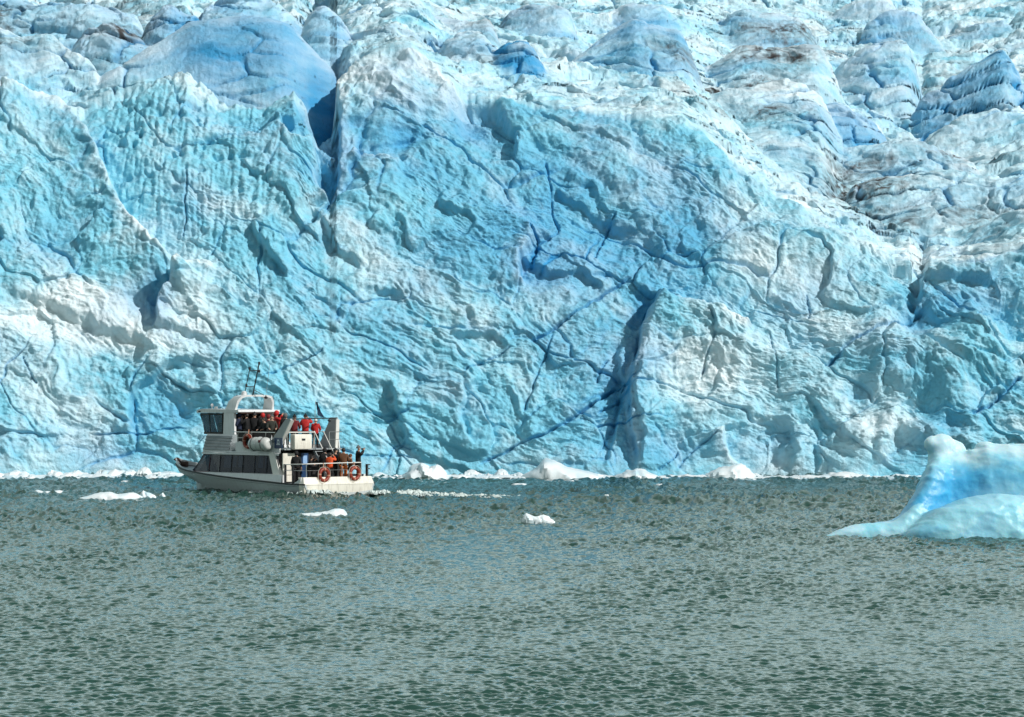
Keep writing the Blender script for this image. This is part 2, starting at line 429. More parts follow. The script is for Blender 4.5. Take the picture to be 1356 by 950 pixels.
    crest([(655, 50), (670, 20), (700, 4), (740, 6), (760, 18), (766, 52)], 240, 1.7, .3, .5, .5, .35, .5)
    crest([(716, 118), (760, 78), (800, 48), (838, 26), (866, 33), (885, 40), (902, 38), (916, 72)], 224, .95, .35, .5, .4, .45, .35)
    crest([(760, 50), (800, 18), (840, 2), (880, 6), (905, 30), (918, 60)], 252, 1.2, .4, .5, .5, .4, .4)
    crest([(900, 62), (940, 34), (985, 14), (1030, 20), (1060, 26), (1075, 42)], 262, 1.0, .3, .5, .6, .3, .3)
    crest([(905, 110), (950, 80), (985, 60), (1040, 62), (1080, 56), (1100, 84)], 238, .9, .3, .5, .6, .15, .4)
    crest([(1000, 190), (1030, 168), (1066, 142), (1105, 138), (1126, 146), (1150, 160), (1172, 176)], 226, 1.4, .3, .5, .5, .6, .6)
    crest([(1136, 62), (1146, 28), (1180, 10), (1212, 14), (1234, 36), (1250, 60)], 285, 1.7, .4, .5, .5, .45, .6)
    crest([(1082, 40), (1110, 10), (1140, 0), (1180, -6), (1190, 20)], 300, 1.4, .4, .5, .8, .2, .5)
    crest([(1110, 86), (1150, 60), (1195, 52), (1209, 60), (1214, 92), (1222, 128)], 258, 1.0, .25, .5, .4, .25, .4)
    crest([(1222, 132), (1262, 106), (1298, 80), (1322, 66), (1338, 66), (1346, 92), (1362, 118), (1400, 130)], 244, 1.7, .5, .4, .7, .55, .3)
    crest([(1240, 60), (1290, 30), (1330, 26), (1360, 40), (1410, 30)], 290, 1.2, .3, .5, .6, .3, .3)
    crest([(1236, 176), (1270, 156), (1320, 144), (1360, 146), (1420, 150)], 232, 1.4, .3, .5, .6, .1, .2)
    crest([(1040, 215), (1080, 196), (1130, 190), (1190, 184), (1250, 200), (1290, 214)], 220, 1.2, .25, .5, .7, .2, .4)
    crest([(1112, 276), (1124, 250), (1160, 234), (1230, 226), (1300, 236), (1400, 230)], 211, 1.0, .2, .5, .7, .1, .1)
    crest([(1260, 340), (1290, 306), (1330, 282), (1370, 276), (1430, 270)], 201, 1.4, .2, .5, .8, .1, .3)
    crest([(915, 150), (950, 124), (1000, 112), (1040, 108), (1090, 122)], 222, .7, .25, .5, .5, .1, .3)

    Di = D[-1][None] * np.exp(-dist / 1.1)
    # broken surface of the blocks, pushed out of the slope (so steep fronts are as rough as flat tops)
    Sx, Sz = Xi + Wx * .5, Zi * 1.3 + Yi * .45 + Wy * .4
    Q = facets(Sx / 4.2, Sz / 2.4, 85, 1.2, .8, .2) * .42 + facets(Sx / 1.7, Sz / 1.1, 86, 1.1, .8, .25) * .06
    Q += (ridged((Sx + Sz * .6) / 2.6, (Sz - Sx * .3) / 1.0, 87, 4) - .9) * .15 + fbm(Sx / .6, Sz / .6, 88, 3, .6) * .07
    Q *= rough * smo * 1.35
    c1 = worley(Sx / 5.5 + Wy * .05, Sz / 2.6, 111); c2 = worley(Sx / 2.2, Sz / 1.1, 112)
    cm = np.clip(perlin(Xi / 9, Yi / 7, 113) * 2 + .35, 0, 1); cm2 = np.clip(perlin(Xi / 5, Yi / 4, 114) * 2 + .1, 0, 1)
    gap = np.exp(-((c1[1] - c1[0]) / .06) ** 2) * cm * rough * np.minimum(1, smo + .1); gap2 = np.exp(-((c2[1] - c2[0]) / .07) ** 2) * cm2 * rough * smo
    Q -= gap * .8 + gap2 * .06
    Vi = np.stack([Xi, Yi - Q * .8, Zi + Q * .45], -1) + Di[..., None] * nrm[-1][None]
    # dust: wind-blown grey dirt lying in patches and thin lines over the icefall
    dm = fbm((Sx + .5 * Sz) / 11, (Sz - .3 * Sx) / 4.5, 91, 4)
    reg = np.zeros_like(Zi)
    for (x, y, rx, ry, h) in [(1180, 250, 110, 45, .75), (1300, 190, 90, 30, .55), (1300, 290, 60, 30, .6), (960, 90, 110, 60, .42), (30, 40, 60, 40, .9), (170, 20, 40, 40, .8), (600, 40, 90, 40, .35), (1060, 40, 60, 40, .5), (1280, 110, 60, 40, .5), (150, 110, 50, 14, .4), (1010, 140, 90, 40, .35), (800, 140, 60, 14, .3)]:
        pyi = HOR - (Zi - CZ) / Yi * F
        reg += h * np.exp(-((cpx[None] - x) / rx) ** 2 - ((pyi - y) / ry) ** 2)
    lines = np.exp(-(perlin((Sx + Sz * .7) / 6, (Sz - Sx * .3) / 1.6, 92) / .05) ** 2) * sstep(-.1, .35, perlin(Xi / 5, Yi / 5, 93))
    dirt_i = np.clip(reg * (.5 + 1.6 * dm), 0, 1) * .72 + lines * (.07 + .4 * np.clip(reg, 0, 1))
    dirt_i += np.clip(dm - .42, 0, 1) * .6
    fine = fbm(Sx / .7, Sz / .5, 94, 3, .7)
    dirt_i = np.clip(dirt_i * (.75 + .8 * fine), 0, 1) * sstep(.5, 4, dist)
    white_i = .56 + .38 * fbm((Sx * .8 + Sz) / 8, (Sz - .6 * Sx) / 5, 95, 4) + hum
    blue_i = np.clip(.6 * gap + .12 * gap2 + front_shade * (.95 + .5 * fbm(Sx / 3, Sz / 2, 96, 4)) + .5 * tr + .38 * tr2 + .3 * np.clip(fbm(Sx / 9, Sz / 4, 97, 3), 0, 1), 0, 1.2)  # clear ice, plus the shade of block fronts and troughs painted blue

    wn = fbm(Ur / 9, Wr / 4, 98, 5)
    white = np.clip(white + .12 + .48 * wn + .3 * sstep(.95, 1, t), 0, 1)
    blue = np.clip(blue + .25 * fbm(U / 7, W / 5, 99, 4), 0, 1.2)
    e = np.exp(-dist / .6)
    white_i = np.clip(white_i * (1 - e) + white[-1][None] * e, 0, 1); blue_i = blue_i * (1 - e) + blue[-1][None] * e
    ALL = np.concatenate([V, Vi], 0)
    me = grid_mesh('glacier', ALL)
    set_attr(me, 'pale', np.concatenate([white, white_i], 0))
    set_attr(me, 'clear_ice_and_shade', np.concatenate([blue, blue_i], 0))  # blue of clear ice and of painted shade together
    set_attr(me, 'dust', np.concatenate([dirt, dirt_i], 0))
    o = link_mesh('glacier', me, ice_material())
    tag(o, 'pale blue glacier front rising from the lake with a crevassed icefall behind', 'glacier', kind='structure')
    return o


def ice_material():
    m = bpy.data.materials.new('glacier_ice')
    nt, N, L, P = nodes(m)
    def attr(n):
        a = N.new('ShaderNodeAttribute'); a.attribute_name = n; return a.outputs['Fac']
    def mixc(f, a, b):
        x = N.new('ShaderNodeMix'); x.data_type = 'RGBA'; x.clamp_factor = True
        L.new(f, x.inputs[0])
        for s_, v in ((6, a), (7, b)):
            if isinstance(v, tuple): x.inputs[s_].default_value = (*v, 1)
            else: L.new(v, x.inputs[s_])
        return x.outputs[2]
    tc = N.new('ShaderNodeTexCoord')
    mp = N.new('ShaderNodeMapping'); mp.inputs['Rotation'].default_value = (.61, .43, .74); L.new(tc.outputs['Object'], mp.inputs['Vector'])
    nz = N.new('ShaderNodeTexNoise'); nz.inputs['Distortion'].default_value = .6; nz.inputs['Scale'].default_value = .9; nz.inputs['Detail'].default_value = 9; nz.inputs['Roughness'].default_value = .62
    L.new(mp.outputs[0], nz.inputs['Vector'])
    mr = N.new('ShaderNodeMapRange'); mr.inputs[1].default_value = .32; mr.inputs[2].default_value = .7; mr.inputs[3].default_value = -.22; mr.inputs[4].default_value = .22
    L.new(nz.outputs['Fac'], mr.inputs[0])
    ad = N.new('ShaderNodeMath'); ad.operation = 'ADD'; L.new(attr('pale'), ad.inputs[0]); L.new(mr.outputs[0], ad.inputs[1])
    c = mixc(ad.outputs[0], (.225, .61, .765), (.80, .91, .94))
    c = mixc(attr('clear_ice_and_shade'), c, (.045, .33, .62))
    c = mixc(attr('dust'), c, (.06, .055, .055))
    L.new(c, P.inputs['Base Color'])
    P.inputs['Roughness'].default_value = .42
    P.inputs['Specular IOR Level'].default_value = .3
    n2 = N.new('ShaderNodeTexNoise'); n2.inputs['Scale'].default_value = 3.2; n2.inputs['Detail'].default_value = 8; n2.inputs['Roughness'].default_value = .68
    L.new(mp.outputs[0], n2.inputs['Vector'])
    b = N.new('ShaderNodeBump'); b.inputs['Strength'].default_value = .8; b.inputs['Distance'].default_value = .22
    L.new(n2.outputs['Fac'], b.inputs['Height']); L.new(b.outputs['Normal'], P.inputs['Normal'])
    return m


build_glacier()
# ------------------------------------------------------------------ the lake
def build_water():
    rows = HOR + F * CZ / 205.0
    py = np.linspace(960, HOR + F * CZ / 192.0, 1150)
    near = (F * CZ / (py - HOR))
    back = np.array([-400, -200, -100, -40, 0, 15, 28, 36, 41])
    far = np.array([196, 204, 220, 260, 400, 900, 3000])
    Yr = np.concatenate([back, near, far]).astype(f32)
    c = np.linspace(-.196, .196, 1300)
    k = np.arange(1, 26)
    side = .001 * k + .00018 * k ** 3.0
    mid = .196 + np.arange(1, 261) * .00095
    cc = np.concatenate([(-.446 - side)[::-1], -mid[::-1], c, mid, .446 + side]).astype(f32)
    Yg = np.broadcast_to(Yr[:, None], (len(Yr), len(cc))).astype(f32)
    Xg = cc[None] * np.maximum(np.abs(Yg), 60.0)
    Z = np.zeros_like(Xg)
    rng = np.random.default_rng(5)
    live = (sstep(.445, .40, np.abs(cc))[None] * ((Yr > 41) & (Yr < 193))[:, None]).astype(f32)
    dY = (np.clip(np.abs(Yr), 41, 200) ** 2 * (428 / 1150) / (F * CZ))[:, None].astype(f32)
    patch = np.clip(1 + .5 * fbm(Xg / 13, Yg / 24, 15, 3) + .25 * perlin(Xg / 2.5, Yg / 9, 16), .35, 1.7)
    for i in range(80):
        lam = .16 * (9.0 ** (rng.random() ** 2.4))                   # 0.24 - 2.2 m
        th = rad(-78 + rng.normal() * 30)                     # wind blowing nearly towards the viewer
        kx, ky = math.cos(th) * 2 * math.pi / lam, math.sin(th) * 2 * math.pi / lam
        amp = .0092 * lam * (1 if lam < .6 else .4)
        ph = rng.random() * 6.28
        wob = fbm(Xg / (lam * 9) + i, Yg / (lam * 9), i % 40, 2) * 1.6 if i % 2 else 0
        fade = np.clip(1.3 - dY * abs(math.sin(th)) * 1.4 / lam, .12, 1)
        w = np.sin(kx * Xg + ky * Yg + ph + wob)
        Z += amp * fade * (w + .0 * (1 - np.abs(np.sin((kx * Xg + ky * Yg + ph + wob) / 2))) )
    # short chop, never finer than the mesh can carry at its distance
    lx = np.maximum(.10, Yg * .0030); ly = np.maximum(.16, dY * 2.6)
    chop = 0.
    for o_ in range(3):
        q = 1.9 ** o_
        chop = chop + (1 - np.abs(perlin(Xg / (lx * q * 1.5) + Yg * .11, np.cumsum(dY / (ly * q), 0) + Xg * 0, 51 + o_)) * 1.6) * np.minimum(ly, 1.1) * (.08 + .10 * sstep(60, 110, Yg))
    Z += chop - chop.mean(1, keepdims=True)
    Z *= live * patch * (.8 + .2 * sstep(46, 75, Yg))
    # old wake: two long low swells running off to the right of the boat
    def row(v): return F * CZ / (v - HOR)
    for (x0, r0, x1, r1, am) in ((600, 660, 1450, 678, .18), (760, 663, 1450, 684, .17), (620, 664, 1200, 667, .10)):
        pxg = 678 + Xg / Yg.clip(20) * F
        yb = row(r0 + (r1 - r0) * (pxg - x0) / (x1 - x0) + 1.0 * np.sin(pxg / 90 + x0))
        e = sstep(x0, x0 + 120, pxg) * sstep(x1 + 40, x1 - 60, pxg) * (.8 + .35 * perlin(pxg / 160, pxg * 0 + 2, int(x0) % 50))
        q = (Yg - yb)
        Z += am * np.exp(-(q / 1.1) ** 2) * e * live
    # slick, smoother lanes
    V = np.stack([Xg, Yg, Z], -1)
    me = grid_mesh('lake_water', V)
    m = bpy.data.materials.new('lake_water')
    nt, N, L, P = nodes(m)
    P.inputs['Base Color'].default_value = (.024, .068, .054, 1)
    P.inputs['Roughness'].default_value = .11
    P.inputs['IOR'].default_value = 1.333
    tc = N.new('ShaderNodeTexCoord')
    hs = []
    for (sx, sy, sc, am) in ((1., 1.5, 2.6, .55), (1., 1.6, 6.5, .3), (.35, .8, .9, 1.0)):
        mp = N.new('ShaderNodeMapping'); mp.inputs['Scale'].default_value = (sx, sy, 1)
        mp.inputs['Rotation'].default_value = (0, 0, .2)
        L.new(tc.outputs['Object'], mp.inputs['Vector'])
        nz = N.new('ShaderNodeTexNoise'); nz.inputs['Scale'].default_value = sc; nz.inputs['Detail'].default_value = 3
        L.new(mp.outputs[0], nz.inputs['Vector'])
        mu = N.new('ShaderNodeMath'); mu.operation = 'MULTIPLY'; mu.inputs[1].default_value = am
        L.new(nz.outputs['Fac'], mu.inputs[0]); hs.append(mu.outputs[0])
    a = hs[0]
    for h in hs[1:]:
        s = N.new('ShaderNodeMath'); s.operation = 'ADD'; L.new(a, s.inputs[0]); L.new(h, s.inputs[1]); a = s.outputs[0]
    b = N.new('ShaderNodeBump'); b.inputs['Strength'].default_value = 1.0; b.inputs['Distance'].default_value = .03
    L.new(a, b.inputs['Height']); L.new(b.outputs['Normal'], P.inputs['Normal'])
    o = link_mesh('lake_water', me, m)
    tag(o, 'rippled grey green lake water in front of the glacier', 'lake', kind='structure')


build_water()
# ------------------------------------------------------------------ small mesh builder
class MB:
    def __init__(s): s.v = []; s.f = []; s.m = []
    def add(s, vs, fs, mi=0):
        o = len(s.v); s.v += [tuple(v) for v in vs]; s.f += [tuple(i + o for i in f) for f in fs]; s.m += [mi] * len(fs)
        return s
    def box(s, c, d, rz=0., mi=0, bev=0., ry=0.):
        bm = bmesh.new(); bmesh.ops.create_cube(bm, size=1)
        bmesh.ops.scale(bm, vec=Vector(d), verts=bm.verts)
        if bev: bmesh.ops.bevel(bm, geom=bm.edges[:], offset=bev, segments=2, affect='EDGES', profile=.5)
        M = Matrix.Translation(Vector(c)) @ Matrix.Rotation(rz, 4, 'Z') @ Matrix.Rotation(ry, 4, 'Y')
        bm.transform(M); s._bm(bm, mi); return s
    def _bm(s, bm, mi):
        bm.verts.index_update()
        s.add([v.co[:] for v in bm.verts], [[v.index for v in f.verts] for f in bm.faces], mi); bm.free()
    def tube(s, pts, r, n=8, mi=0, cap=True, closed=False):
        pts = [Vector(p) for p in pts]; N = len(pts); rings = []
        rr = r if isinstance(r, (list, tuple)) else [r] * N
        up = Vector((.13, .21, 1)).normalized()
        for i, p in enumerate(pts):
            a = pts[(i - 1) % N] if (i > 0 or closed) else p; b = pts[(i + 1) % N] if (i < N - 1 or closed) else p
            t = (b - a).normalized()
            u = t.cross(up)
            if u.length < .05: u = t.cross(Vector((1, 0, 0)))
            u.normalize(); w = t.cross(u)
            rings.append([p + (u * math.cos(2 * math.pi * k / n) + w * math.sin(2 * math.pi * k / n)) * rr[i] for k in range(n)])
        vs = [v for g in rings for v in g]; fs = []
        for i in range(N if closed else N - 1):
            j = (i + 1) % N
            for k in range(n):
                fs.append((i * n + k, i * n + (k + 1) % n, j * n + (k + 1) % n, j * n + k))
        if cap and not closed:
            fs.append(tuple(range(n))[::-1]); fs.append(tuple((N - 1) * n + k for k in range(n)))
        s.add(vs, fs, mi); return s
    def prism(s, poly, a, b, axis='y', mi=0):
        """poly in the plane across the axis, extruded from a to b along it."""
        def P(p, t):
            return {'y': (p[0], t, p[1]), 'x': (t, p[0], p[1]), 'z': (p[0], p[1], t)}[axis]
        n = len(poly)
        vs = [P(p, a) for p in poly] + [P(p, b) for p in poly]
        fs = [tuple(range(n)), tuple(range(2 * n - 1, n - 1, -1))] + [(i, i + n, (i + 1) % n + n, (i + 1) % n) for i in range(n)]
        s.add(vs, fs, mi); return s
    def loft(s, rings, closed=False, mi=0, cap=False):
        n = len(rings[0]); vs = [v for g in rings for v in g]; fs = []
        for i in range(len(rings) - 1):
            for k in range(n if closed else n - 1):
                fs.append((i * n + k, i * n + (k + 1) % n, (i + 1) * n + (k + 1) % n, (i + 1) * n + k))
        if cap:
            fs.append(tuple(range(n))[::-1]); fs.append(tuple((len(rings) - 1) * n + k for k in range(n)))
        s.add(vs, fs, mi); return s
    def torus(s, c, R, r, M=None, n=28, m=10, mi=0, band=None):
        vs = []; fs = []; ms = []
        for i in range(n):
            a = 2 * math.pi * i / n
            for k in range(m):
                b = 2 * math.pi * k / m
                p = Vector(((R + r * math.cos(b)) * math.cos(a), r * 1.1 * math.sin(b), (R + r * math.cos(b)) * math.sin(a)))
                vs.append((M @ p if M else p) + Vector(c))
        for i in range(n):
            for k in range(m):
                fs.append((i * m + k, i * m + (k + 1) % m, ((i + 1) % n) * m + (k + 1) % m, ((i + 1) % n) * m + k))
                ms.append(band if band is not None and (i % 7) < 1 else mi)
        o = len(s.v); s.v += [tuple(v) for v in vs]; s.f += [tuple(i + o for i in f) for f in fs]; s.m += ms
        return s
    def ball(s, c, r, sc=(1, 1, 1), mi=0, sub=2):
        bm = bmesh.new(); bmesh.ops.create_icosphere(bm, subdivisions=sub, radius=r)
        bmesh.ops.scale(bm, vec=Vector(sc), verts=bm.verts); bm.transform(Matrix.Translation(Vector(c))); s._bm(bm, mi); return s
    def build(s, name, mat, parent=None, smooth=False, sharp=40):
        me = bpy.data.meshes.new(name); me.from_pydata(s.v, [], s.f)
        bm = bmesh.new(); bm.from_mesh(me); bmesh.ops.recalc_face_normals(bm, faces=bm.faces); bm.to_mesh(me); bm.free()
        me.polygons.foreach_set('material_index', s.m)
        o = link_mesh(name, me, mat, parent)
        if smooth: me.shade_smooth(); me.set_sharp_from_angle(angle=rad(sharp))
        return o


def empty(name, loc, rz=0., parent=None):
    o = bpy.data.objects.new(name, None); COL.objects.link(o); o.location = loc; o.rotation_euler = (0, 0, rz); o.empty_display_size = .3
    if parent: o.parent = parent
    return o


# ------------------------------------------------------------------ paints
def hull_paint(name, col, streak=.35):
    """Gelcoat with salt and rust streaks running down."""
    m = bpy.data.materials.new(name); nt, N, L, P = nodes(m)
    tc = N.new('ShaderNodeTexCoord'); mp = N.new('ShaderNodeMapping'); mp.inputs['Scale'].default_value = (5, 5, .8)
    nz = N.new('ShaderNodeTexNoise'); nz.inputs['Scale'].default_value = 1.6; nz.inputs['Detail'].default_value = 7; nz.inputs['Roughness'].default_value = .65
    L.new(tc.outputs['Object'], mp.inputs['Vector']); L.new(mp.outputs[0], nz.inputs['Vector'])
    mr = N.new('ShaderNodeMapRange'); mr.inputs[1].default_value = .45; mr.inputs[2].default_value = .75; mr.inputs[4].default_value = streak
    L.new(nz.outputs['Fac'], mr.inputs[0])
    mx = N.new('ShaderNodeMix'); mx.data_type = 'RGBA'; mx.inputs[6].default_value = (*col, 1); mx.inputs[7].default_value = (.25, .21, .16, 1)
    L.new(mr.outputs[0], mx.inputs[0]); L.new(mx.outputs[2], P.inputs['Base Color'])
    P.inputs['Roughness'].default_value = .38
    return m


def glass_paint(name, tint, alpha):
    m = bpy.data.materials.new(name); nt, N, L, P = nodes(m)
    P.inputs['Base Color'].default_value = (*tint, 1); P.inputs['Roughness'].default_value = .04
    P.inputs['Alpha'].default_value = alpha; P.inputs['IOR'].default_value = 1.5; P.inputs['Specular IOR Level'].default_value = .18
    return m


M = {
    'hull': hull_paint('hull_white_in_shade', (.52, .56, .56), .3),  # white hull greyed down: shade of the port side put into the colour
    'white': hull_paint('boat_white', (.68, .69, .69), .28),
    'cream': hull_paint('boat_cream', (.80, .76, .66), .45),
    'grey': simple('boat_grey', (.34, .37, .38), .5, var=.25, scale=4),
    'slat': simple('boat_slat_grey', (.19, .22, .23), .6, var=.3, scale=6),
    'rubber': simple('black_rubber', (.018, .02, .02), .6),
    'dark': simple('dark_interior', (.012, .010, .010), .7),
    'brown': simple('brown_underside', (.10, .045, .03), .6, var=.3),
    'glass': glass_paint('tinted_glass', (.010, .018, .050), .52),
    'clear': glass_paint('clear_glass', (.10, .22, .28), .28),
    'blueglass': glass_paint('blue_glass', (.02, .07, .30), .8),
    'curtain': simple('blue_curtain', (.30, .48, .75), .9, var=.3, scale=8),
    'redwood': simple('red_mullion', (.14, .02, .02), .5),
    'steel': simple('stainless_steel', (.55, .55, .53), .3, .9),
    'railw': simple('white_rail', (.75, .73, .68), .4),
    'blackmetal': simple('black_metal', (.015, .015, .018), .45),
    'buoy': simple('orange_red_buoy', (.27, .035, .014), .5, var=.3, scale=9),
    'buoyband': simple('buoy_band', (.50, .26, .17), .5),
    'rope': simple('pale_rope', (.55, .52, .45), .9),
    'red': simple('red_jacket', (.52, .018, .016), .7, var=.35, scale=5, bump=.4),
    'darkred': simple('dark_red_jacket', (.17, .01, .012), .75, var=.35, scale=5, bump=.4),
    'orange': simple('orange_jacket', (.80, .10, .02), .7, var=.25, scale=5, bump=.4),
    'rust': simple('rust_orange_trousers', (.48, .13, .025), .75, var=.35, scale=5, bump=.4),
    'brownjacket': simple('brown_jacket', (.13, .055, .022), .8, var=.35, scale=5, bump=.4),
    'black': simple('black_jacket', (.006, .006, .007), .8, var=.3, scale=5, bump=.4),
    'olive': simple('dark_olive_jacket', (.028, .03, .022), .8, var=.3, scale=5, bump=.4),
    'navy': simple('navy_jacket', (.014, .022, .055), .75, var=.3, scale=5, bump=.4),
    'teal': simple('pale_teal_jacket', (.10, .22, .26), .75, var=.3, scale=5, bump=.4),
    'greyknit': simple('grey_knit', (.13, .13, .13), .9, var=.3, scale=30),
    'whiteknit': simple('white_knit', (.70, .68, .64), .9, var=.15, scale=30),
    'hair': simple('dark_hair', (.018, .011, .008), .6),
    'skin': simple('skin', (.50, .29, .20), .55, var=.12, scale=14),
    'flag': simple('dark_blue_flag', (.012, .045, .10), .8, var=.3, scale=6),
    'signblue': simple('sign_blue', (.015, .05, .13), .4),
    'signwhite': simple('sign_white', (.55, .62, .66), .5),
    'canister': simple('canister_white', (.60, .61, .58), .45, var=.2, scale=3),
    'anchor': simple('rusty_anchor', (.075, .04, .03), .7, .4, var=.4, scale=9),
}
# ------------------------------------------------------------------ the excursion boat
BTH = rad(43.0)
BX, BY = -9.03, 149.35
def bw(x, y, z=0.):
    """Boat coordinates (x forward, y to port, z up) -> world."""
    return Vector((BX - math.sin(BTH) * x - math.cos(BTH) * y, BY + math.cos(BTH) * x - math.sin(BTH) * y, z))


def bpx(px, x):
    """The y at which the boat point with this x stands on the photo's column px."""
    q = (px - 678) / F
    return (BX - .682 * x - q * (BY + .731 * x)) / (.731 - .682 * q)


def beam(x):
    return 2.4 * (1 - max(0, (x - 5.5) / 8.95) ** 2.5) if x > 5.5 else 2.4 - .05 * max(0, (1 - x))
def rail(x):
    return float(np.interp(x, [0, 1.5, 5.3, 9.3, 12.5, 14.45], [.60, .62, .80, 1.02, 1.22, 1.42]))


def build_boat():
    B = empty('tour_boat', (BX, BY, 0), rad(90) + BTH)
    tag(B, 'white two deck sightseeing boat crowded with passengers, heading left past the glacier', 'boat')
    # ---- hull
    h = MB(); rings = []; xs = [0, .6, 1.5, 3, 4.5, 6, 7.5, 9, 10.3, 11.4, 12.4, 13.2, 13.8, 14.2, 14.42]
    for x in xs:
        u = x / 14.45; b = max(beam(x), .02); zr = rail(x)
        xk = x - 2.9 * u ** 3; xc = x - 1.9 * u ** 3
        side = []
        for sg in (1, -1):
            r = [(x, sg * b, zr), (x - .25 * u ** 3, sg * b * (.985 - .05 * u), zr * .72 + .02), (xc, sg * b * (.93 - .35 * u ** 2), .22 + .25 * u ** 2), (xc - .1 * u, sg * b * (.86 - .42 * u ** 2), -.02)]
            side.append(r)
        rings.append(side[0] + [(xk, 0, -.65 + .55 * u ** 3)] + side[1][::-1])
    h.loft(rings)
    h.add(rings[0], [tuple(range(len(rings[0])))])
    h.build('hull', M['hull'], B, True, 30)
    # rub rail along the sheer, dark rubber over a grey moulding
    rr = MB()
    for sg in (1, -1):
        rr.tube([(x, sg * (max(beam(x), .02) + .015), rail(x) + .0) for x in xs], .045, 8)
    rr.build('rub_rail', M['rubber'], B, True)
    r2 = MB()
    for sg in (1, -1):
        r2.tube([(x - .02, sg * (max(beam(x), .02) + .005), rail(x) - .11) for x in xs], .02, 6)
    r2.build('hull_moulding', M['grey'], B, True)
    # ---- transom: sunlit band above the knuckle, creamier skin below, wrapped round the corners
    t = MB()
    pl = [(.45, 2.405), (.10, 2.36), (.02, 2.2), (0, 1.2), (0, -1.2), (.02, -2.2), (.10, -2.36), (.45, -2.405)]
    lo = [(x - .03, y * 1.003, .60) for x, y in pl]
    t.loft([[(x + .10 + (.0 if abs(y) < 2.39 else .0), y * .975, .97) for x, y in pl], [(x - .05, y * 1.006, .63) for x, y in pl]])
    t.loft([[(x - .05, y * 1.006, .63) for x, y in pl], [(x - .06, y * 1.006, .58) for x, y in pl]])
    t.loft([[(x + .10, y * .975, .97) for x, y in pl], [(x + .30, y * .90, .975) for x, y in pl], [(x + .30, y * .90, .62) for x, y in pl]])
    t.build('transom_bulwark', M['cream'], B, True, 25)
    t = MB()
    t.loft([[(x - .04, y * 1.004, .58) for x, y in pl], [(x - .02, y * .99, .25) for x, y in pl], [(x + .05, y * .93, -.1) for x, y in pl]])
    t.build('transom', M['cream'], B, True, 25)
    # ---- decks
    d = MB(); ring = []
    for x in np.linspace(.25, 14.3, 24):
        b = max(beam(x) - .04, .01); ring.append([(x, b, rail(x) - .03 if x > 2.2 else .60), (x, -b, rail(x) - .03 if x > 2.2 else .60)])
    d.loft(ring); d.build('deck', M['grey'], B)
    # side bulwark: port one starts ahead of the boarding gate
    def side_strip(sg, x0, x1, name):
        s = MB(); g = []
        for x in np.linspace(x0, x1, 18):
            b = beam(x); zt = max(1.07, rail(x) + .02)
            k = min(1, (x - x0) / .01 + .0) if False else 1
            g.append([(x, sg * (b - .01), rail(x) + .02), (x, sg * (b - .10), zt), (x, sg * (b - .26), zt), (x, sg * (b - .26), rail(x) - .05)])
        s.loft(g, closed=True, cap=True); s.build(name, M['white'], B)
    side_strip(1, 1.95, 10.9, 'side_bulwark'); side_strip(-1, .6, 10.9, 'side_bulwark')
    w = MB(); w.prism([(.3, .62), (1.0, .62), (.55, .80), (.3, .97)], 2.20, 2.385); w.build('gate_bulwark', M['white'], B)
    # bow bulwark curling up to the stem
    s = MB(); g = []
    for x in np.linspace(10.9, 14.4, 14):
        k = (x - 10.9) / 3.5; b = max(beam(x) - .01, .012)
        hgt = .05 + .30 * k ** 2.2
        g.append([(x, b, rail(x) + .02), (x + .05 * k, b + .02, rail(x) + hgt), (x + .04 * k, max(b - .06, .004), rail(x) + hgt), (x, max(b - .06, .003), rail(x))])
    s.loft(g, closed=True, cap=True)
    s.loft([[(p[0], -p[1], p[2]) for p in r] for r in g], closed=True, cap=True)
    s.build('bow_bulwark', M['white'], B)
    a = MB(); a.box((13.5, .1, 1.42), (.5, .22, .3), bev=.05); a.tube([(13.9, .05, 1.5), (14.3, .0, 1.72), (14.5, 0, 1.62)], [.05, .07, .05]); a.tube([(14.3, -.22, 1.66), (14.34, 0, 1.74), (14.3, .22, 1.66)], .05)
    a.build('anchor_windlass', M['anchor'], B, True)
    # ---- main cabin
    lo = [(2.42, 2.12), (5, 2.12), (8.4, 2.05), (10.4, 1.78), (11.35, 1.15), (11.7, 0)]
    hi = [(2.42, 2.08), (5, 2.08), (8.1, 2.00), (9.5, 1.75), (10.15, 1.1), (10.5, 0)]
    def ol(pl, z): return [(x, y, z) for x, y in pl] + [(x, -y, z) for x, y in pl[::-1][1:]]
    def ins(pl, k): return [(x - (k if x > 2.5 else 0), max(y - k, 0) if y else 0) for x, y in pl]
    c = MB(); c.loft([ol(ins(lo, .16), 1.0), ol(ins(hi, .16), 2.1)]); c.build('cabin_core', M['dark'], B)
    c = MB(); lo2 = [(x - .0, y + .03) for x, y in lo]
    c.loft([ol(lo2, .9), ol(lo2, 1.10), ol(ins(lo, .14), 1.11)]); c.build('window_sill', M['white'], B)
    c = MB(); hi2 = [(x + .10 if x > 9 else x, y + .07 if y else 0) for x, y in hi]
    c.loft([ol(ins(hi, .1), 2.06), ol(hi2, 2.07), ol(hi2, 2.17), ol(ins(hi, .02), 2.21), ol(ins(hi, .9), 2.23)]); c.build('cabin_roof_edge', M['white'], B)
    # panes, each with its frame; curtains behind some of the port ones
    def lerp(a, b, t): return tuple(a[i] + (b[i] - a[i]) * t for i in range(len(a)))
    def along(pl, x):
        for i in range(len(pl) - 1):
            if pl[i][0] <= x <= pl[i + 1][0]:
                return lerp(pl[i], pl[i + 1], (x - pl[i][0]) / (pl[i + 1][0] - pl[i][0]))
        return pl[-1]
    cuts = [2.5, 3.5, 4.55, 5.6, 6.65, 7.7, 8.75]
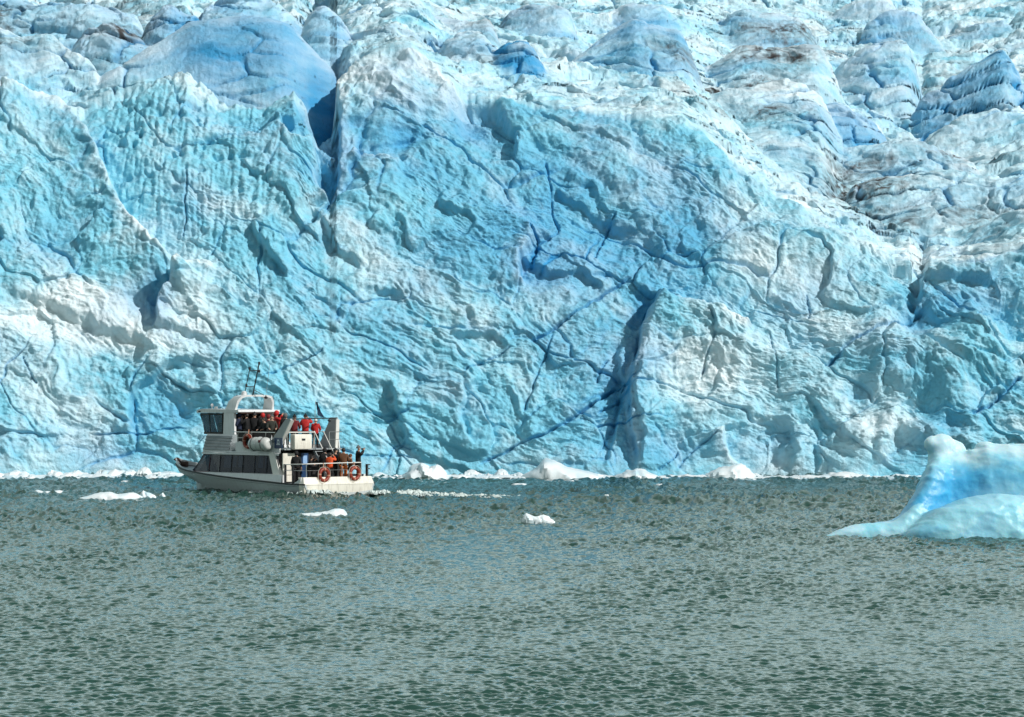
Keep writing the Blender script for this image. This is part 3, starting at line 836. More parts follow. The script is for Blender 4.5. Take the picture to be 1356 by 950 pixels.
    for sg in (1, -1):
        segs = [((along(lo, cuts[i]), along(lo, cuts[i + 1])), (along(hi, cuts[i] * .99 + .02), along(hi, cuts[i + 1] * .985 + .04)), i) for i in range(6)]
        segs += [((along(lo, 8.75), (10.4, 1.78)), (along(hi, 8.67), (9.5, 1.75)), 6), (((10.4, 1.78), (11.35, 1.15)), ((9.5, 1.75), (10.15, 1.1)), 7), (((11.35, 1.15), (11.7, .0)), ((10.15, 1.1), (10.5, 0)), 8)]
        for (l, u, i) in segs:
            a0, a1 = (l[0][0], sg * l[0][1], 1.11), (l[1][0], sg * l[1][1], 1.11)
            b0, b1 = (u[0][0], sg * u[0][1], 2.06), (u[1][0], sg * u[1][1], 2.06)
            p = MB(); e = .04
            q = [lerp(a0, a1, e), lerp(a0, a1, 1 - e), lerp(b0, b1, 1 - e), lerp(b0, b1, e)]
            p.add(q + [(x, y - sg * .02, z) for x, y, z in q], [(0, 1, 2, 3), (7, 6, 5, 4), (0, 4, 5, 1), (1, 5, 6, 2), (2, 6, 7, 3), (3, 7, 4, 0)])
            w_ = p.build('window', M['blueglass' if i in (7,) else 'glass'], B)
            fr = MB(); fr.tube([a0, b0, b1, a1], .03, 6, closed=True)
            fr.build('window_frame', M['redwood' if i == 6 else 'blackmetal'], w_)
            if sg > 0 and i in (0, 1, 2, 3, 4):
                cu = MB()
                for (f0, f1) in {0: [(.62, .78)], 1: [(.10, .25), (.45, .80)], 2: [(.05, .12)], 3: [(.15, .5), (.7, .95)], 4: [(.1, .75)]}[i]:
                    pts0 = []; pts1 = []
                    for k in range(9):
                        t_ = f0 + (f1 - f0) * k / 8; wv = .02 * math.sin(k * 2.4)
                        A = lerp(a0, a1, t_); Bq = lerp(b0, b1, t_)
                        pts0.append((A[0], A[1] - .09 + wv, A[2] + .28 + .05 * math.sin(i * 3))); pts1.append((Bq[0], Bq[1] - .09 + wv, Bq[2] - .04))
                    cu.loft([pts0, pts1])
                cu.build('curtain', M['curtain'], w_)
    # ---- sloped flank below the wheelhouse, with grey slats and a grille
    f = MB()
    q = [[(6.2, 2.06, 2.20), (9.5, 1.85, 2.20), (10.05, 1.1, 2.20), (10.2, 0, 2.2), (10.05, -1.1, 2.2), (9.5, -1.85, 2.2), (6.2, -2.06, 2.2)],
         [(6.5, 1.42, 3.14), (9.7, 1.38, 3.16), (10.0, .9, 3.16), (10.1, 0, 3.16), (10.0, -.9, 3.16), (9.7, -1.38, 3.16), (6.5, -1.42, 3.14)]]
    f.loft(q); f.add([q[1][0], q[1][1], q[1][2], q[1][3], q[1][4], q[1][5], q[1][6]], [tuple(range(7))]); f.add([q[0][0], q[0][6], q[1][6], q[1][0]], [(0, 1, 2, 3)])
    f.build('wheelhouse_base', M['white'], B)
    f = MB()
    for k in range(5):
        t0 = .10 + k * .165; t1 = t0 + .125
        p = [lerp(q[0][0], q[1][0], t0), lerp(q[0][1], q[1][1], t0), lerp(q[0][1], q[1][1], t1), lerp(q[0][0], q[1][0], t1)]
        p = [lerp(p[0], p[1], .22), lerp(p[0], p[1], .97), lerp(p[3], p[2], .97), lerp(p[3], p[2], .22)]
        f.add([(x, y - .03, z) for x, y, z in p] + [(x, y + .09, z + .02) for x, y, z in p], [(0, 1, 2, 3), (4, 5, 6, 7), (0, 1, 5, 4), (1, 2, 6, 5), (2, 3, 7, 6), (3, 0, 4, 7)])
    f.build('slatted_panel', M['slat'], B)
    f = MB()
    for k in range(7):
        x = 6.28 + k * .085
        f.tube([(x, 2.07, 2.28), (x + .12, 1.80, 2.70)], .02, 6)
    f.build('vent_grille', M['slat'], B)
    # ---- wheelhouse
    wy = 1.3
    prof = [(9.98, 3.14), (10.44, 4.28), (8.2, 4.28), (8.25, 3.14)]
    wh = MB()
    for sg in (1, -1):
        wh.box((9.15, sg * wy, 3.20), (1.85, .06, .12)); wh.box((9.35, sg * wy, 4.24), (2.1, .06, .10))
        wh.tube([(8.38, sg * wy, 3.2), (8.42, sg * wy, 4.24)], .05, 6)
    wh.build('wheelhouse_frame', M['dark'], B)
    for sg in (1, -1):
        g = MB(); g.prism([(9.94, 3.26), (10.36, 4.18), (8.45, 4.18), (8.42, 3.26)], sg * wy - .01, sg * wy + .01); wi = g.build('wheelhouse_window', M['clear'], B)
        g = MB(); g.tube([(9.5, sg * wy, 3.22), (9.62, sg * wy, 4.22), (10.42, sg * wy, 4.22), (9.98, sg * wy, 3.2)], .042, 6, closed=True); g.build('window_frame', M['blackmetal'], wi)
    for i in range(3):
        y0, y1 = -wy + i * 2 * wy / 3 + .04, -wy + (i + 1) * 2 * wy / 3 - .04
        g = MB(); g.add([(10.0, y0, 3.2), (10.0, y1, 3.2), (10.45, y1, 4.25), (10.45, y0, 4.25)] + [(9.98, y0, 3.2), (9.98, y1, 3.2), (10.43, y1, 4.25), (10.43, y0, 4.25)], [(0, 1, 2, 3), (7, 6, 5, 4), (0, 4, 5, 1), (1, 5, 6, 2), (2, 6, 7, 3), (3, 7, 4, 0)])
        g.build('windscreen', M['blueglass'], B)
    g = MB(); g.box((9.2, 0, 3.5), (.7, 1.6, .55), bev=.05); g.build('helm_console', M['dark'], B)
    rf = MB()
    rf.prism([(10.62, 4.30), (10.60, 4.44), (10.2, 4.52), (6.9, 4.47), (6.85, 4.36), (6.9, 4.32)], -1.42, 1.42)
    rf.build('wheelhouse_roof', M['white'], B)
    rf = MB(); rf.box((7.7, 0, 4.305), (1.6, 2.5, .03)); rf.build('roof_lining', M['brown'], B)
    k = MB(); k.box((8.3, 0, 3.3), (.06, 2.5, 1.9)); k.build('wheelhouse_bulkhead', M['dark'], B)
    k = MB(); k.box((7.35, -1.36, 3.3), (1.8, .03, 1.9)); k.build('side_screen', M['dark'], B)
    # radar arch across the boat
    ar = MB()
    outer = [(-1.36, 2.25), (-1.40, 3.2), (-1.36, 4.3), (-1.26, 4.95), (-1.06, 5.2), (-.7, 5.28), (0, 5.29), (.7, 5.28), (1.06, 5.2), (1.26, 4.95), (1.36, 4.3), (1.42, 3.2), (1.44, 2.25)]
    wid = [1.15, 1.0, .92, .75, .62, .55, .55, .55, .62, .75, .92, 1.0, 1.15]
    xc = [7.55, 7.72, 7.78, 7.55, 7.40, 7.35, 7.35, 7.35, 7.40, 7.55, 7.78, 7.72, 7.55]
    g = []
    for i, (y, z) in enumerate(outer):
        k = .10
        yi = y * (1 - .09) if abs(y) > .9 else y; zi = z - (.10 if z > 4.9 else 0)
        g.append([(xc[i] - wid[i] / 2, y, z), (xc[i] + wid[i] / 2, y, z), (xc[i] + wid[i] / 2, yi, zi), (xc[i] - wid[i] / 2, yi, zi)])
    ar.loft(g, closed=True, cap=True); ar.build('radar_arch', M['white'], B, True, 35)
    # mast frame with lamps and whip aerials
    ms = MB()
    ms.tube([(7.8, .3, 5.28), (7.3, .3, 6.74)], .022, 6); ms.tube([(7.05, .3, 5.28), (6.5, .3, 6.98)], .034, 6)
    ms.tube([(7.62, .3, 5.72), (6.92, .3, 5.72)], .028, 6); ms.tube([(7.35, .3, 6.58), (6.62, .3, 6.60)], .028, 6)
    ms.tube([(6.95, .3, 5.55), (6.7, -.2, 5.26)], .02, 6)
    mo = ms.build('mast', M['blackmetal'], B, True)
    for (x, z) in ((7.62, 5.78), (7.33, 6.70), (6.5, 6.98), (6.5, 6.55)):
        l = MB(); l.tube([(x, .3, z - .07), (x, .3, z + .09)], .06, 8); l.build('mast_lamp', M['blackmetal'], mo)
    ms = MB(); ms.tube([(6.3, .0, 5.2), (5.95, 0, 6.9)], .010, 5); ms.build('whip_aerial', M['grey'], B)
    ms = MB(); ms.tube([(7.55, .5, 5.28), (7.55, .5, 5.40)], .16, 12); ms.ball((7.55, .5, 5.42), .15, (1, 1, .5)); ms.build('radome', M['white'], B, True)
    for (x, y) in ((7.75, .85), (7.05, -.6)):
        l = MB(); l.ball((x, y, 5.13), .09, (1.4, 1, .8)); l.tube([(x, y, 5.18), (x, y, 5.25)], .03, 6); l.build('floodlight', M['blackmetal'], B, True)
    ms = MB(); ms.tube([(9.9, .9, 4.5), (9.9, .9, 4.66)], .03, 6); ms.ball((9.9, .9, 4.72), .09); ms.box((9.55, .9, 4.58), (.22, .12, .13), bev=.03); ms.build('navigation_light', M['white'], B, True)
    ms = MB(); ms.box((10.35, 1.41, 4.38), (.2, .05, .07)); ms.build('side_light', M['dark'], B)
    # ---- upper deck and its coaming
    u = MB(); u.box((4.45, 0, 2.40), (4.6, 4.0, .06)); u.build('upper_deck', M['grey'], B)
    for sg in (1, -1):
        u = MB(); u.prism([(6.3, 2.2), (6.3, 2.72), (5.9, 2.80), (5.0, 2.60), (3.4, 2.62), (2.55, 2.9), (2.45, 2.2)], sg * 2.06, sg * 2.0); u.build('upper_coaming', M['white'], B)
    rl = MB()
    for (x) in (6.1, 4.9, 3.7):
        rl.tube([(x, 2.03, 2.6), (x, 2.03, 3.28)], .018, 6)
    rl.tube([(7.2, 1.6, 3.30), (6.2, 2.03, 3.29), (2.9, 2.03, 3.29)], .022, 6); rl.tube([(6.2, 2.03, 2.98), (3.0, 2.03, 2.98)], .014, 6)
    rl.build('upper_side_rail', M['steel'], B)
    k = MB(); k.box((4.75, 2.0, 2.93), (2.9, .02, .62)); k.build('dark_rail_panel', M['dark'], B)  # dark panel added to darken the upper deck below the rail
    rl = MB()
    for x in (6.1, 4.9, 3.7): rl.tube([(x, -2.03, 2.6), (x, -2.03, 3.28)], .018, 6)
    rl.tube([(6.2, -2.03, 3.29), (2.9, -2.03, 3.29)], .022, 6); rl.build('upper_side_rail', M['steel'], B)
    s = MB(); s.box((2.56, 2.075, 2.73), (.66, .03, .56)); so = s.build('sign', M['signblue'], B)
    s = MB(); s.box((2.56, 2.093, 2.66), (.30, .006, .05)); s.prism([(2.44, 2.70), (2.68, 2.70), (2.63, 2.92), (2.49, 2.92)], 2.091, 2.096); s.box((2.56, 2.098, 2.79), (.1, .006, .09), mi=1)
    s.build('sign_mark', [M['signwhite'], M['signblue']], so)
    # ---- the two raked fins aft and the beam between them
    for sg, po in ((1, [(3.95, 2.24), (2.85, 2.24), (1.60, 3.93), (1.70, 4.02), (2.05, 4.0)]), (-1, [(4.25, 2.24), (2.65, 2.24), (2.55, 3.95), (2.6, 4.07), (3.05, 4.07)])):
        f = MB(); f.prism(po, sg * 1.86, sg * 2.0); f.build('aft_fin', M['grey'], B)
        # aft edge strip in white: the edge's sunlight is put into its colour
        e = MB(); e.loft([[(po[1][0] - .06, sg * 1.82, po[1][1]), (po[1][0] - .06, sg * 2.04, po[1][1]), (po[1][0] + .02, sg * 2.04, po[1][1]), (po[1][0] + .02, sg * 1.82, po[1][1])], [(po[2][0] - .05, sg * 1.82, po[2][1]), (po[2][0] - .05, sg * 2.04, po[2][1]), (po[2][0] + .03, sg * 2.04, po[2][1]), (po[2][0] + .03, sg * 1.82, po[2][1])]], closed=True, cap=True)
        e.build('fin_edge', M['railw'], B)
    b = MB(); b.tube([(1.72, 1.9, 4.0), (2.55, -1.9, 4.04)], .03, 6); b.build('fin_beam', M['blackmetal'], B)
    l = MB(); l.ball((2.45, -1.3, 3.92), .09); l.build('deck_lamp', M['blackmetal'], B)
    # lower wing of the cabin side running down to the deck
    f = MB(); f.prism([(3.3, 2.24), (2.8, 2.24), (2.15, .62), (2.5, .62), (2.9, 1.0)], 1.98, 2.17); f.build('cabin_side_wing', M['railw'], B)
    # ---- aft bulkhead
    k = MB(); k.box((2.5, 0, 1.4), (.08, 4.0, 1.62)); k.build('aft_bulkhead', M['dark'], B)
    y0, y1 = bpx(372, 2.4), bpx(391, 2.4)
    k = MB(); k.box((2.38, (min(y0, 1.95) + y1) / 2, 1.62), (.10, abs(min(y0, 1.95) - y1), 1.14), bev=.02); k.box((2.36, (min(y0, 1.95) + y1) / 2 + .05, .86), (.10, .7, .34), bev=.02); ko = k.build('bulkhead_panel', M['cream'], B)
    for z in (1.62, 1.32):
        k = MB(); k.box((2.32, 1.55, z), (.02, .5, .02)); k.build('panel_seam', M['grey'], ko)
    y0, y1 = bpx(399, 2.42), bpx(408, 2.42)
    k = MB(); k.box((2.42, (y0 + y1) / 2, 1.42), (.05, abs(y0 - y1), 1.55)); dd = k.build('cabin_door', M['signblue'], B)
    k = MB(); k.box((2.385, (y0 + y1) / 2, 1.85), (.02, abs(y0 - y1) * .6, .42)); k.build('door_window', M['curtain'], dd)
    # locker hung on the aft edge of the upper deck
    y0, y1 = bpx(388, 2.0), bpx(411, 2.0)
    k = MB(); k.box((2.05, (y0 + y1) / 2, 2.80), (.42, abs(y0 - y1), .80), bev=.06); lk = k.build('deck_locker', M['cream'], B, True)
    k = MB(); k.box((1.83, (y0 + y1) / 2, 2.92), (.02, .22, .10)); k.build('latch', M['blackmetal'], lk)
    # companion stair down to the aft deck
    ya, yb = bpx(413, 1.9), bpx(428, 1.2)
    st = MB()
    for dy in (0, -.62):
        st.prism([(2.5, 2.40), (2.38, 2.46), (.98, .66), (1.12, .62)], ya + dy - .55, ya + dy - .51)
    for i in range(7):
        t_ = (i + .5) / 7; st.box((2.45 - 1.4 * t_, ya - .84, 2.40 - 1.76 * t_), (.22, .58, .03))
    st.build('stair', M['grey'], B)
    st = MB()
    st.tube([(2.35, ya - .53, 3.35), (1.1, ya - .53, 1.7), (1.1, ya - .53, .62)], .028, 6); st.tube([(2.35, ya - .53, 3.35), (2.4, ya - .53, 2.42)], .028, 6)
    st.tube([(2.35, ya - 1.15, 3.35), (1.1, ya - 1.15, 1.7), (1.1, ya - 1.15, .62)], .024, 6)
    st.build('stair_rail', M['railw'], B)
    # aft rail of the upper deck
    rl = MB(); yy0, yy1 = 1.85, ya - .35
    rl.tube([(2.1, yy0, 3.30), (2.1, yy1, 3.30)], .028, 6)
    rl.build('upper_aft_rail', M['railw'], B)
    rl = MB()
    for z in (2.95, 2.65): rl.tube([(2.1, yy0, z), (2.1, yy1, z)], .014, 6)
    for y in (yy0, 1.3, yy1): rl.tube([(2.1, y, 2.4), (2.1, y, 3.3)], .016, 6)
    rl.build('upper_rail_wires', M['steel'], B); rl = MB()
    rl.tube([(2.1, -1.0, 3.30), (2.1, -1.85, 3.30)], .022, 6); rl.tube([(2.1, -1.0, 2.9), (2.1, -1.85, 2.9)], .016, 6); rl.tube([(2.1, -1.0, 2.4), (2.1, -1.0, 3.3)], .018, 6)
    rl.build('upper_rail_wires', M['steel'], B)
    # ---- stern rail
    rl = MB()
    rl.tube([(1.9, 2.3, 1.62), (.35, 2.25, 1.66), (.22, 2.12, 1.67), (.2, 0, 1.69), (.2, -1.62, 1.70)], .026, 8)
    rl.build('stern_rail', M['railw'], B, True)
    rl = MB(); rl.tube([(1.9, 2.3, 1.30), (.35, 2.25, 1.32), (.22, 2.12, 1.32), (.2, -1.62, 1.34)], .012, 6)
    for y in (2.1, .85, -.3, -1.62): rl.tube([(.2, y, .95), (.2, y, 1.69)], .02, 6)
    rl.build('stern_rail_wires', M['steel'], B)
    for x in (1.72, 1.08):
        p = MB(); p.box((x, 2.28, 1.13), (.10, .10, 1.02), bev=.015); p.build('gate_post', M['blackmetal'], B)
    p = MB(); p.box((.25, -2.05, 1.28), (.13, .09, .66), bev=.02); p.box((.2, -2.12, 1.58), (.06, .22, .05)); p.box((.2, -2.12, 1.36), (.06, .2, .05)); p.build('stern_post', M['blackmetal'], B)
    # flag staff with a limp flag
    fy = bpx(417, 2.6)
    p = MB(); p.tube([(2.6, fy, 3.95), (2.55, fy, 4.95)], .018, 6); fs = p.build('flag_staff', M['steel'], B)
    p = MB(); g = []
    for i in range(9):
        t_ = i / 8; g.append([(2.55 - .10 * s_ + .02 * math.sin(i * 2 + s_ * 4), fy - .02 - (.02 + .34 * t_ ** 1.6) * s_ - .14 * t_, 4.9 - .72 * t_ - .12 * s_ * t_) for s_ in (0, .25, .5, .75, 1)])
    p.loft(g); p.loft([[(x - .012, y - .004, z) for x, y, z in r] for r in g]); p.build('flag', M['flag'], fs, True)
    # raft cradle
    for x in (3.3, 4.2):
        p = MB(); p.tube([(x, 2.08, 2.30), (x, 2.62, 2.30), (x, 2.66, 2.45)], .025, 6); p.build('raft_bracket', M['steel'], B)
    return B


BOAT = build_boat()
BROT = rad(90) + BTH


def on_boat(name, x, y, z, rz=0.):
    return empty(name, bw(x, y, z), BROT + rz)


# life raft canister lying on its cradle
def raft():
    o = on_boat('life_raft', 3.75, 2.36, 2.30)
    tag(o, 'white barrel shaped life raft canister on the cradle beside the blue sign', 'life raft')
    b = MB(); n = 14; g = []
    for (x, r) in ((-.78, .16), (-.76, .25), (-.66, .32), (-.45, .36), (0, .37), (.45, .36), (.66, .32), (.76, .25), (.78, .16)):
        g.append([(x, r * math.cos(2 * math.pi * k / n), .38 + r * math.sin(2 * math.pi * k / n)) for k in range(n)])
    b.loft(g, closed=True, cap=True); b.build('canister', M['canister'], o, True, 50)
    for x in (-.42, .42):
        b = MB(); b.torus((x, 0, .38), .372, .015, Matrix.Rotation(rad(90), 3, 'Z'), 24, 6); b.build('strap', M['blackmetal'], o)
    b = MB(); b.torus((0, 0, .38), .375, .012, Matrix.Rotation(rad(90), 3, 'Z') , 24, 6); b.build('seam', M['grey'], o)
    b = MB(); b.box((-.35, .345, .52), (.16, .03, .14), bev=.01); b.build('release_patch', M['darkred'], o)
raft()


def buoy(x, y, z, rz, R, label):
    o = on_boat('lifebuoy', x, y, z, rz)
    tag(o, label, 'lifebuoy', 'orange lifebuoys hung around the boat')
    b = MB(); b.torus((0, 0, 0), R, .095, None, 28, 10, 0, 1); b.build('ring', [M['buoy'], M['buoyband']], o, True, 60)
    b = MB(); pts = []
    for i in range(32):
        a = 2 * math.pi * i / 32; q = R + .10 + .05 * abs(math.sin(2 * a))
        pts.append((q * math.cos(a), .03, q * math.sin(a)))
    b.tube(pts, .012, 5, closed=True)
    b.tube([(R * .9, .06, -R * .6), (R * 1.1, .09, -R * 1.25), (R * .5, .1, -R * 1.5), (0, .08, -R * 1.3)], .012, 5)
    b.build('grab_line', M['rope'], o)
    b = MB(); b.tube([(0, -.02, R - .02), (0, -.06, R + .32)], .03, 6); b.build('hanger', M['buoyband'], o)

by1, by2 = bpx(429.5, 0), bpx(470, 0)
buoy(.02, by1, 1.09, rad(90), .30, 'orange lifebuoy on the stern rail nearer the boarding gate')
buoy(.02, by2, 1.13, rad(90), .30, 'orange lifebuoy on the stern rail nearer the far corner, under the photographer')
buoy(5.1, 2.14, 2.80, 0, .31, 'dark red lifebuoy hung on the upper side rail beside the white canister')
# ------------------------------------------------------------------ people
def skin_mesh(name, verts, edges, radii, mat, parent, sub=1, mats=None):
    me = bpy.data.meshes.new(name); me.from_pydata(verts, edges, [])
    o = bpy.data.objects.new(name, me); COL.objects.link(o)
    sk = o.modifiers.new('s', 'SKIN'); sk.use_smooth_shade = True
    lay = me.skin_vertices[0].data if me.skin_vertices else None
    for i, r in enumerate(radii):
        lay[i].radius = r if isinstance(r, tuple) else (r, r)
        lay[i].use_root = (i == 0)
    ss = o.modifiers.new('d', 'SUBSURF'); ss.levels = sub; ss.render_levels = sub
    dg = bpy.context.evaluated_depsgraph_get(); dg.update()
    m2 = bpy.data.meshes.new_from_object(o.evaluated_get(dg))
    bpy.data.objects.remove(o); bpy.data.meshes.remove(me)
    m2.name = name; m2.materials.clear(); m2.materials.append(mat); m2.shade_smooth()
    n = bpy.data.objects.new(name, m2); COL.objects.link(n); n.parent = parent
    return n


ARMS = {
    'down': (((.25, -.03, 1.15), (.26, .08, .90)),) * 2,
    'rail': (((.27, .10, 1.14), (.20, .38, 1.08)),) * 2,
    'camera': (((.34, .12, 1.36), (.09, .27, 1.60)), ((.30, .16, 1.24), (.06, .28, 1.58))),
    'fold': (((.27, .05, 1.13), (.04, .25, 1.17)),) * 2,
    'wave': (((.27, .05, 1.13), (.10, .26, 1.2)), ((.34, .14, 1.30), (.16, .30, 1.50))),
}


def person(label, px, x, deck, head_py, facing, arms='down', jacket='black', trousers='black', head='hair', headcol='hair', bag=None, lean=0.):
    """A passenger on the boat; head_py is the photo row of the top of the head, px its column."""
    y = bpx(px, x)
    P0 = bw(x, y, deck)
    top = CZ + (HOR - head_py) / F * P0.y
    s = min(max((top - deck) / 1.80, .80), 1.12)
    o = empty('person', P0, 0)
    o.rotation_euler = (0, 0, facing)
    o.scale = (s, s, s)
    tag(o, label, 'person', 'passengers on the boat')
    def L_(p): return (p[0], p[1] + lean * max(0, p[2] - .95), p[2] - .25 * abs(lean) * max(0, p[2] - .95))
    V = [(0, 0, .95), (0, -.01, 1.10), (0, -.01, 1.30), (0, 0, 1.46), (0, .015, 1.555), (0, .03, 1.60), (0, .022, 1.68), (0, .01, 1.755)]
    R = [.115, .11, (.135, .11), .075, .052, .070, .092, .062]
    E = [(i, i + 1) for i in range(7)]
    V.append((0, .125, 1.645)); R.append(.016); E.append((6, 8))      # nose
    for sg in (1, -1):
        V.append((sg * .105, .01, 1.65)); R.append(.018); E.append((6, len(V) - 1))   # ear
    jV, jR, jE = [(0, 0, .84), (0, 0, .98), (0, -.01, 1.14), (0, -.01, 1.32), (0, 0, 1.46), (0, .012, 1.54)], [(.205, .165), (.20, .16), (.195, .155), (.205, .155), (.12, .11), .085], [(0, 1), (1, 2), (2, 3), (3, 4), (4, 5)]
    for k, sg in enumerate((1, -1)):
        (ex, ey, ez), (wx, wy, wz) = ARMS[arms][k]
        sh = (sg * .185, 0, 1.42); el = (sg * ex, ey, ez); wr = (sg * wx, wy, wz)
        i = len(V); V += [sh, el, wr]; R += [.058, .043, .030]; E += [(3, i), (i, i + 1), (i + 1, i + 2)]
        w = Vector(wr); d = (w - Vector(el)).normalized(); sd = d.cross(Vector((0, 0, 1)));
        sd = (sd if sd.length > .1 else Vector((1, 0, 0))).normalized()
        pm = w + d * .075; V.append(tuple(pm)); R.append((.036, .022)); E.append((i + 2, i + 3))
        cur = d.cross(sd)
        for f_, (off, ln) in enumerate(((-.030, .062), (-.010, .074), (.010, .070), (.029, .054))):
            a = pm + sd * off + d * .03; b_ = a + d * ln * .6 + cur * .018; c = b_ + d * ln * .3 + cur * .032
            j = len(V); V += [tuple(a), tuple(b_), tuple(c)]; R += [.010, .009, .007]; E += [(i + 3, j), (j, j + 1), (j + 1, j + 2)]
        a = w + d * .03 + sd * .035; b_ = a + d * .035 + sd * .022
        j = len(V); V += [tuple(a), tuple(b_)]; R += [.011, .008]; E += [(i + 2, j), (j, j + 1)]
        q = len(jV); jV += [(sg * .19, 0, 1.43), el, tuple(Vector(wr) * .93 + Vector(el) * .07)]; jR += [.092, .078, .055]; jE += [(3, q), (q, q + 1), (q + 1, q + 2)]
    tV, tR, tE = [(0, 0, .97)], [(.17, .135)], []
    for sg in (1, -1):
        i = len(V); V += [(sg * .095, 0, .88), (sg * .11, .02, .50), (sg * .115, -.02, .10), (sg * .125, .12, .045)]; R += [.092, .060, .042, .04]; E += [(0, i), (i, i + 1), (i + 1, i + 2), (i + 2, i + 3)]
        q = len(tV); tV += [(sg * .10, 0, .86), (sg * .112, .02, .50), (sg * .117, -.02, .13)]; tR += [.122, .095, .078]; tE += [(0, q), (q, q + 1), (q + 1, q + 2)]
    V = [L_(p) for p in V]; jV = [L_(p) for p in jV]; tV = [L_(p) for p in tV]
    skin_mesh('body', V, E, R, M['skin'], o)
    skin_mesh('jacket', jV, jE, jR, M[jacket], o)
    skin_mesh('trousers', tV, tE, tR, M[trousers], o)
    for sg in (1, -1):
        skin_mesh('boot', [L_(p) for p in ((sg * .117, -.03, .17), (sg * .118, -.03, .07), (sg * .126, .09, .055), (sg * .128, .17, .05))], [(0, 1), (1, 2), (2, 3)], [.065, .066, .06, .045], M['dark'], o)
        b = MB(); b.ball(L_((sg * .036, .112, 1.69)), .013); b.build('eye', M['dark'], o)
    # head covering: a cap of hair, a knitted hat or a jacket hood that leaves the face free
    b = MB(); n = 14; g = []
    deep = {'hair': .72, 'hat': .52, 'hood': .86, 'long': 1.0}[head]; R0 = {'hair': .112, 'hat': .122, 'hood': .128, 'long': .118}[head]
    for i in range(9):
        th = math.pi * deep * i / 8; r = []
        for k in range(n):
            a = 2 * math.pi * k / n; front = max(0, math.sin(a))
            t_ = th * (1 - .48 * front ** 1.5)
            r.append(L_((R0 * .92 * math.sin(t_) * math.cos(a), .012 + R0 * 1.05 * math.sin(t_) * math.sin(a), 1.675 + R0 * 1.12 * math.cos(t_))))
        g.append(r)
    b.loft(g, closed=True)
    if head == 'hat': b.ball(L_((0, 0, 1.825)), .032)
    b.build({'hair': 'hair', 'long': 'hair', 'hat': 'hat', 'hood': 'hood'}[head], M[headcol], o, True, 80)
    return o


def toward(dx, dy):
    return math.atan2(-dx, dy)


AWAY = toward(.1, 1); RIGHT = toward(1, .25); LEFT = toward(-1, .4); CAM = toward(.2, -1)
UD, AD = 2.43, .62
# under the canopy behind the wheelhouse
person('person in navy hood under the boat canopy, beside its forward pillar', 317.5, 7.3, UD, 546.5, LEFT, 'fold', 'navy', 'black', 'hood', 'navy')
person('bareheaded person in black under the boat canopy facing the wheelhouse', 327, 7.0, UD, 547, LEFT, 'camera', 'black', 'black', 'hair', 'hair')
person('person in black under the boat canopy with a hand raised to the face', 337, 6.8, UD, 546.5, AWAY, 'wave', 'black', 'black', 'hat', 'dark')
person('person in red hood at the aft end of the boat canopy', 348, 6.4, UD, 547, AWAY, 'fold', 'black', 'black', 'hood', 'red')
person('person in black between the red hoods, leaning over the upper side rail', 352, 4.9, UD, 552, toward(-.6, -.6), 'rail', 'black', 'black', 'hair', 'hair', lean=.2)
person('person in bright red hood and jacket just aft of the boat canopy', 366, 4.6, UD, 544, RIGHT, 'camera', 'red', 'black', 'hood', 'red')
person('person in grey knitted hat at the upper rail in front of the red hooded one', 360, 4.2, UD, 550, CAM, 'rail', 'olive', 'olive', 'hat', 'greyknit')
person('person in dark grey hood beside the raked fin of the upper deck', 378, 4.0, UD, 547.5, AWAY, 'down', 'black', 'black', 'hood', 'greyknit')
person('person in black hood squeezed in under the canopy behind the front row', 332, 7.6, UD, 549, AWAY, 'down', 'black', 'black', 'hood', 'black')
person('person in dark jacket under the canopy edge, half hidden by a red hood', 343, 7.2, UD, 550, AWAY, 'fold', 'black', 'black', 'hood', 'black')
person('person in dark red hood just left of the grey knitted hat', 355.5, 5.8, UD, 549, RIGHT, 'fold', 'darkred', 'black', 'hood', 'darkred')
person('person in red jacket between the grey hats on the upper deck', 371.5, 4.9, UD, 551, AWAY, 'fold', 'red', 'black', 'hair', 'hair')
# on the aft end of the upper deck
person('person in dark maroon jacket and black hat behind the cream locker', 390, 2.9, UD, 549.5, AWAY, 'rail', 'darkred', 'black', 'hat', 'black')
person('red jacketed person with black hat on the upper deck, beside a white hat', 404.5, 2.9, UD, 548.5, AWAY, 'camera', 'red', 'black', 'hat', 'black')
person('person in red jacket and white hat at the top of the stair', 418, 2.75, UD, 554.5, AWAY, 'rail', 'red', 'black', 'hat', 'whiteknit')
# on the main deck aft
person('person all in black standing at the boarding gate of the boat', 392.5, 1.4, AD, 597.5, AWAY, 'down', 'black', 'black', 'hood', 'black')
person('person in black stooping by the cabin doorway behind the stern rail', 409, 1.6, AD, 603, RIGHT, 'wave', 'black', 'black', 'hair', 'hair', lean=.25)
person('person in orange jacket with dark hair behind the stern rail', 437, .62, AD, 599.5, toward(.5, 1), 'camera', 'orange', 'black', 'hair', 'hair')
person('tall person in black behind the orange jacket on the stern deck', 430, 1.5, AD, 593, AWAY, 'down', 'black', 'black', 'hood', 'black')
person('person in black hat just behind and right of the orange jacket', 444, 1.35, AD, 594, RIGHT, 'fold', 'black', 'black', 'hat', 'black')
person('dark haired person in brown jacket and rust orange trousers on the stern deck', 455, .75, AD, 593, AWAY, 'fold', 'brownjacket', 'rust', 'hair', 'hair')
person('shorter person in brown between the orange trousers and the photographer', 464, .95, AD, 601, RIGHT, 'fold', 'brownjacket', 'brownjacket', 'hair', 'brownjacket')
person('person in black with grey hat raising a camera at the far stern corner', 474.5, .7, AD + .10, 590.5, toward(1, .3), 'camera', 'black', 'olive', 'hat', 'greyknit')
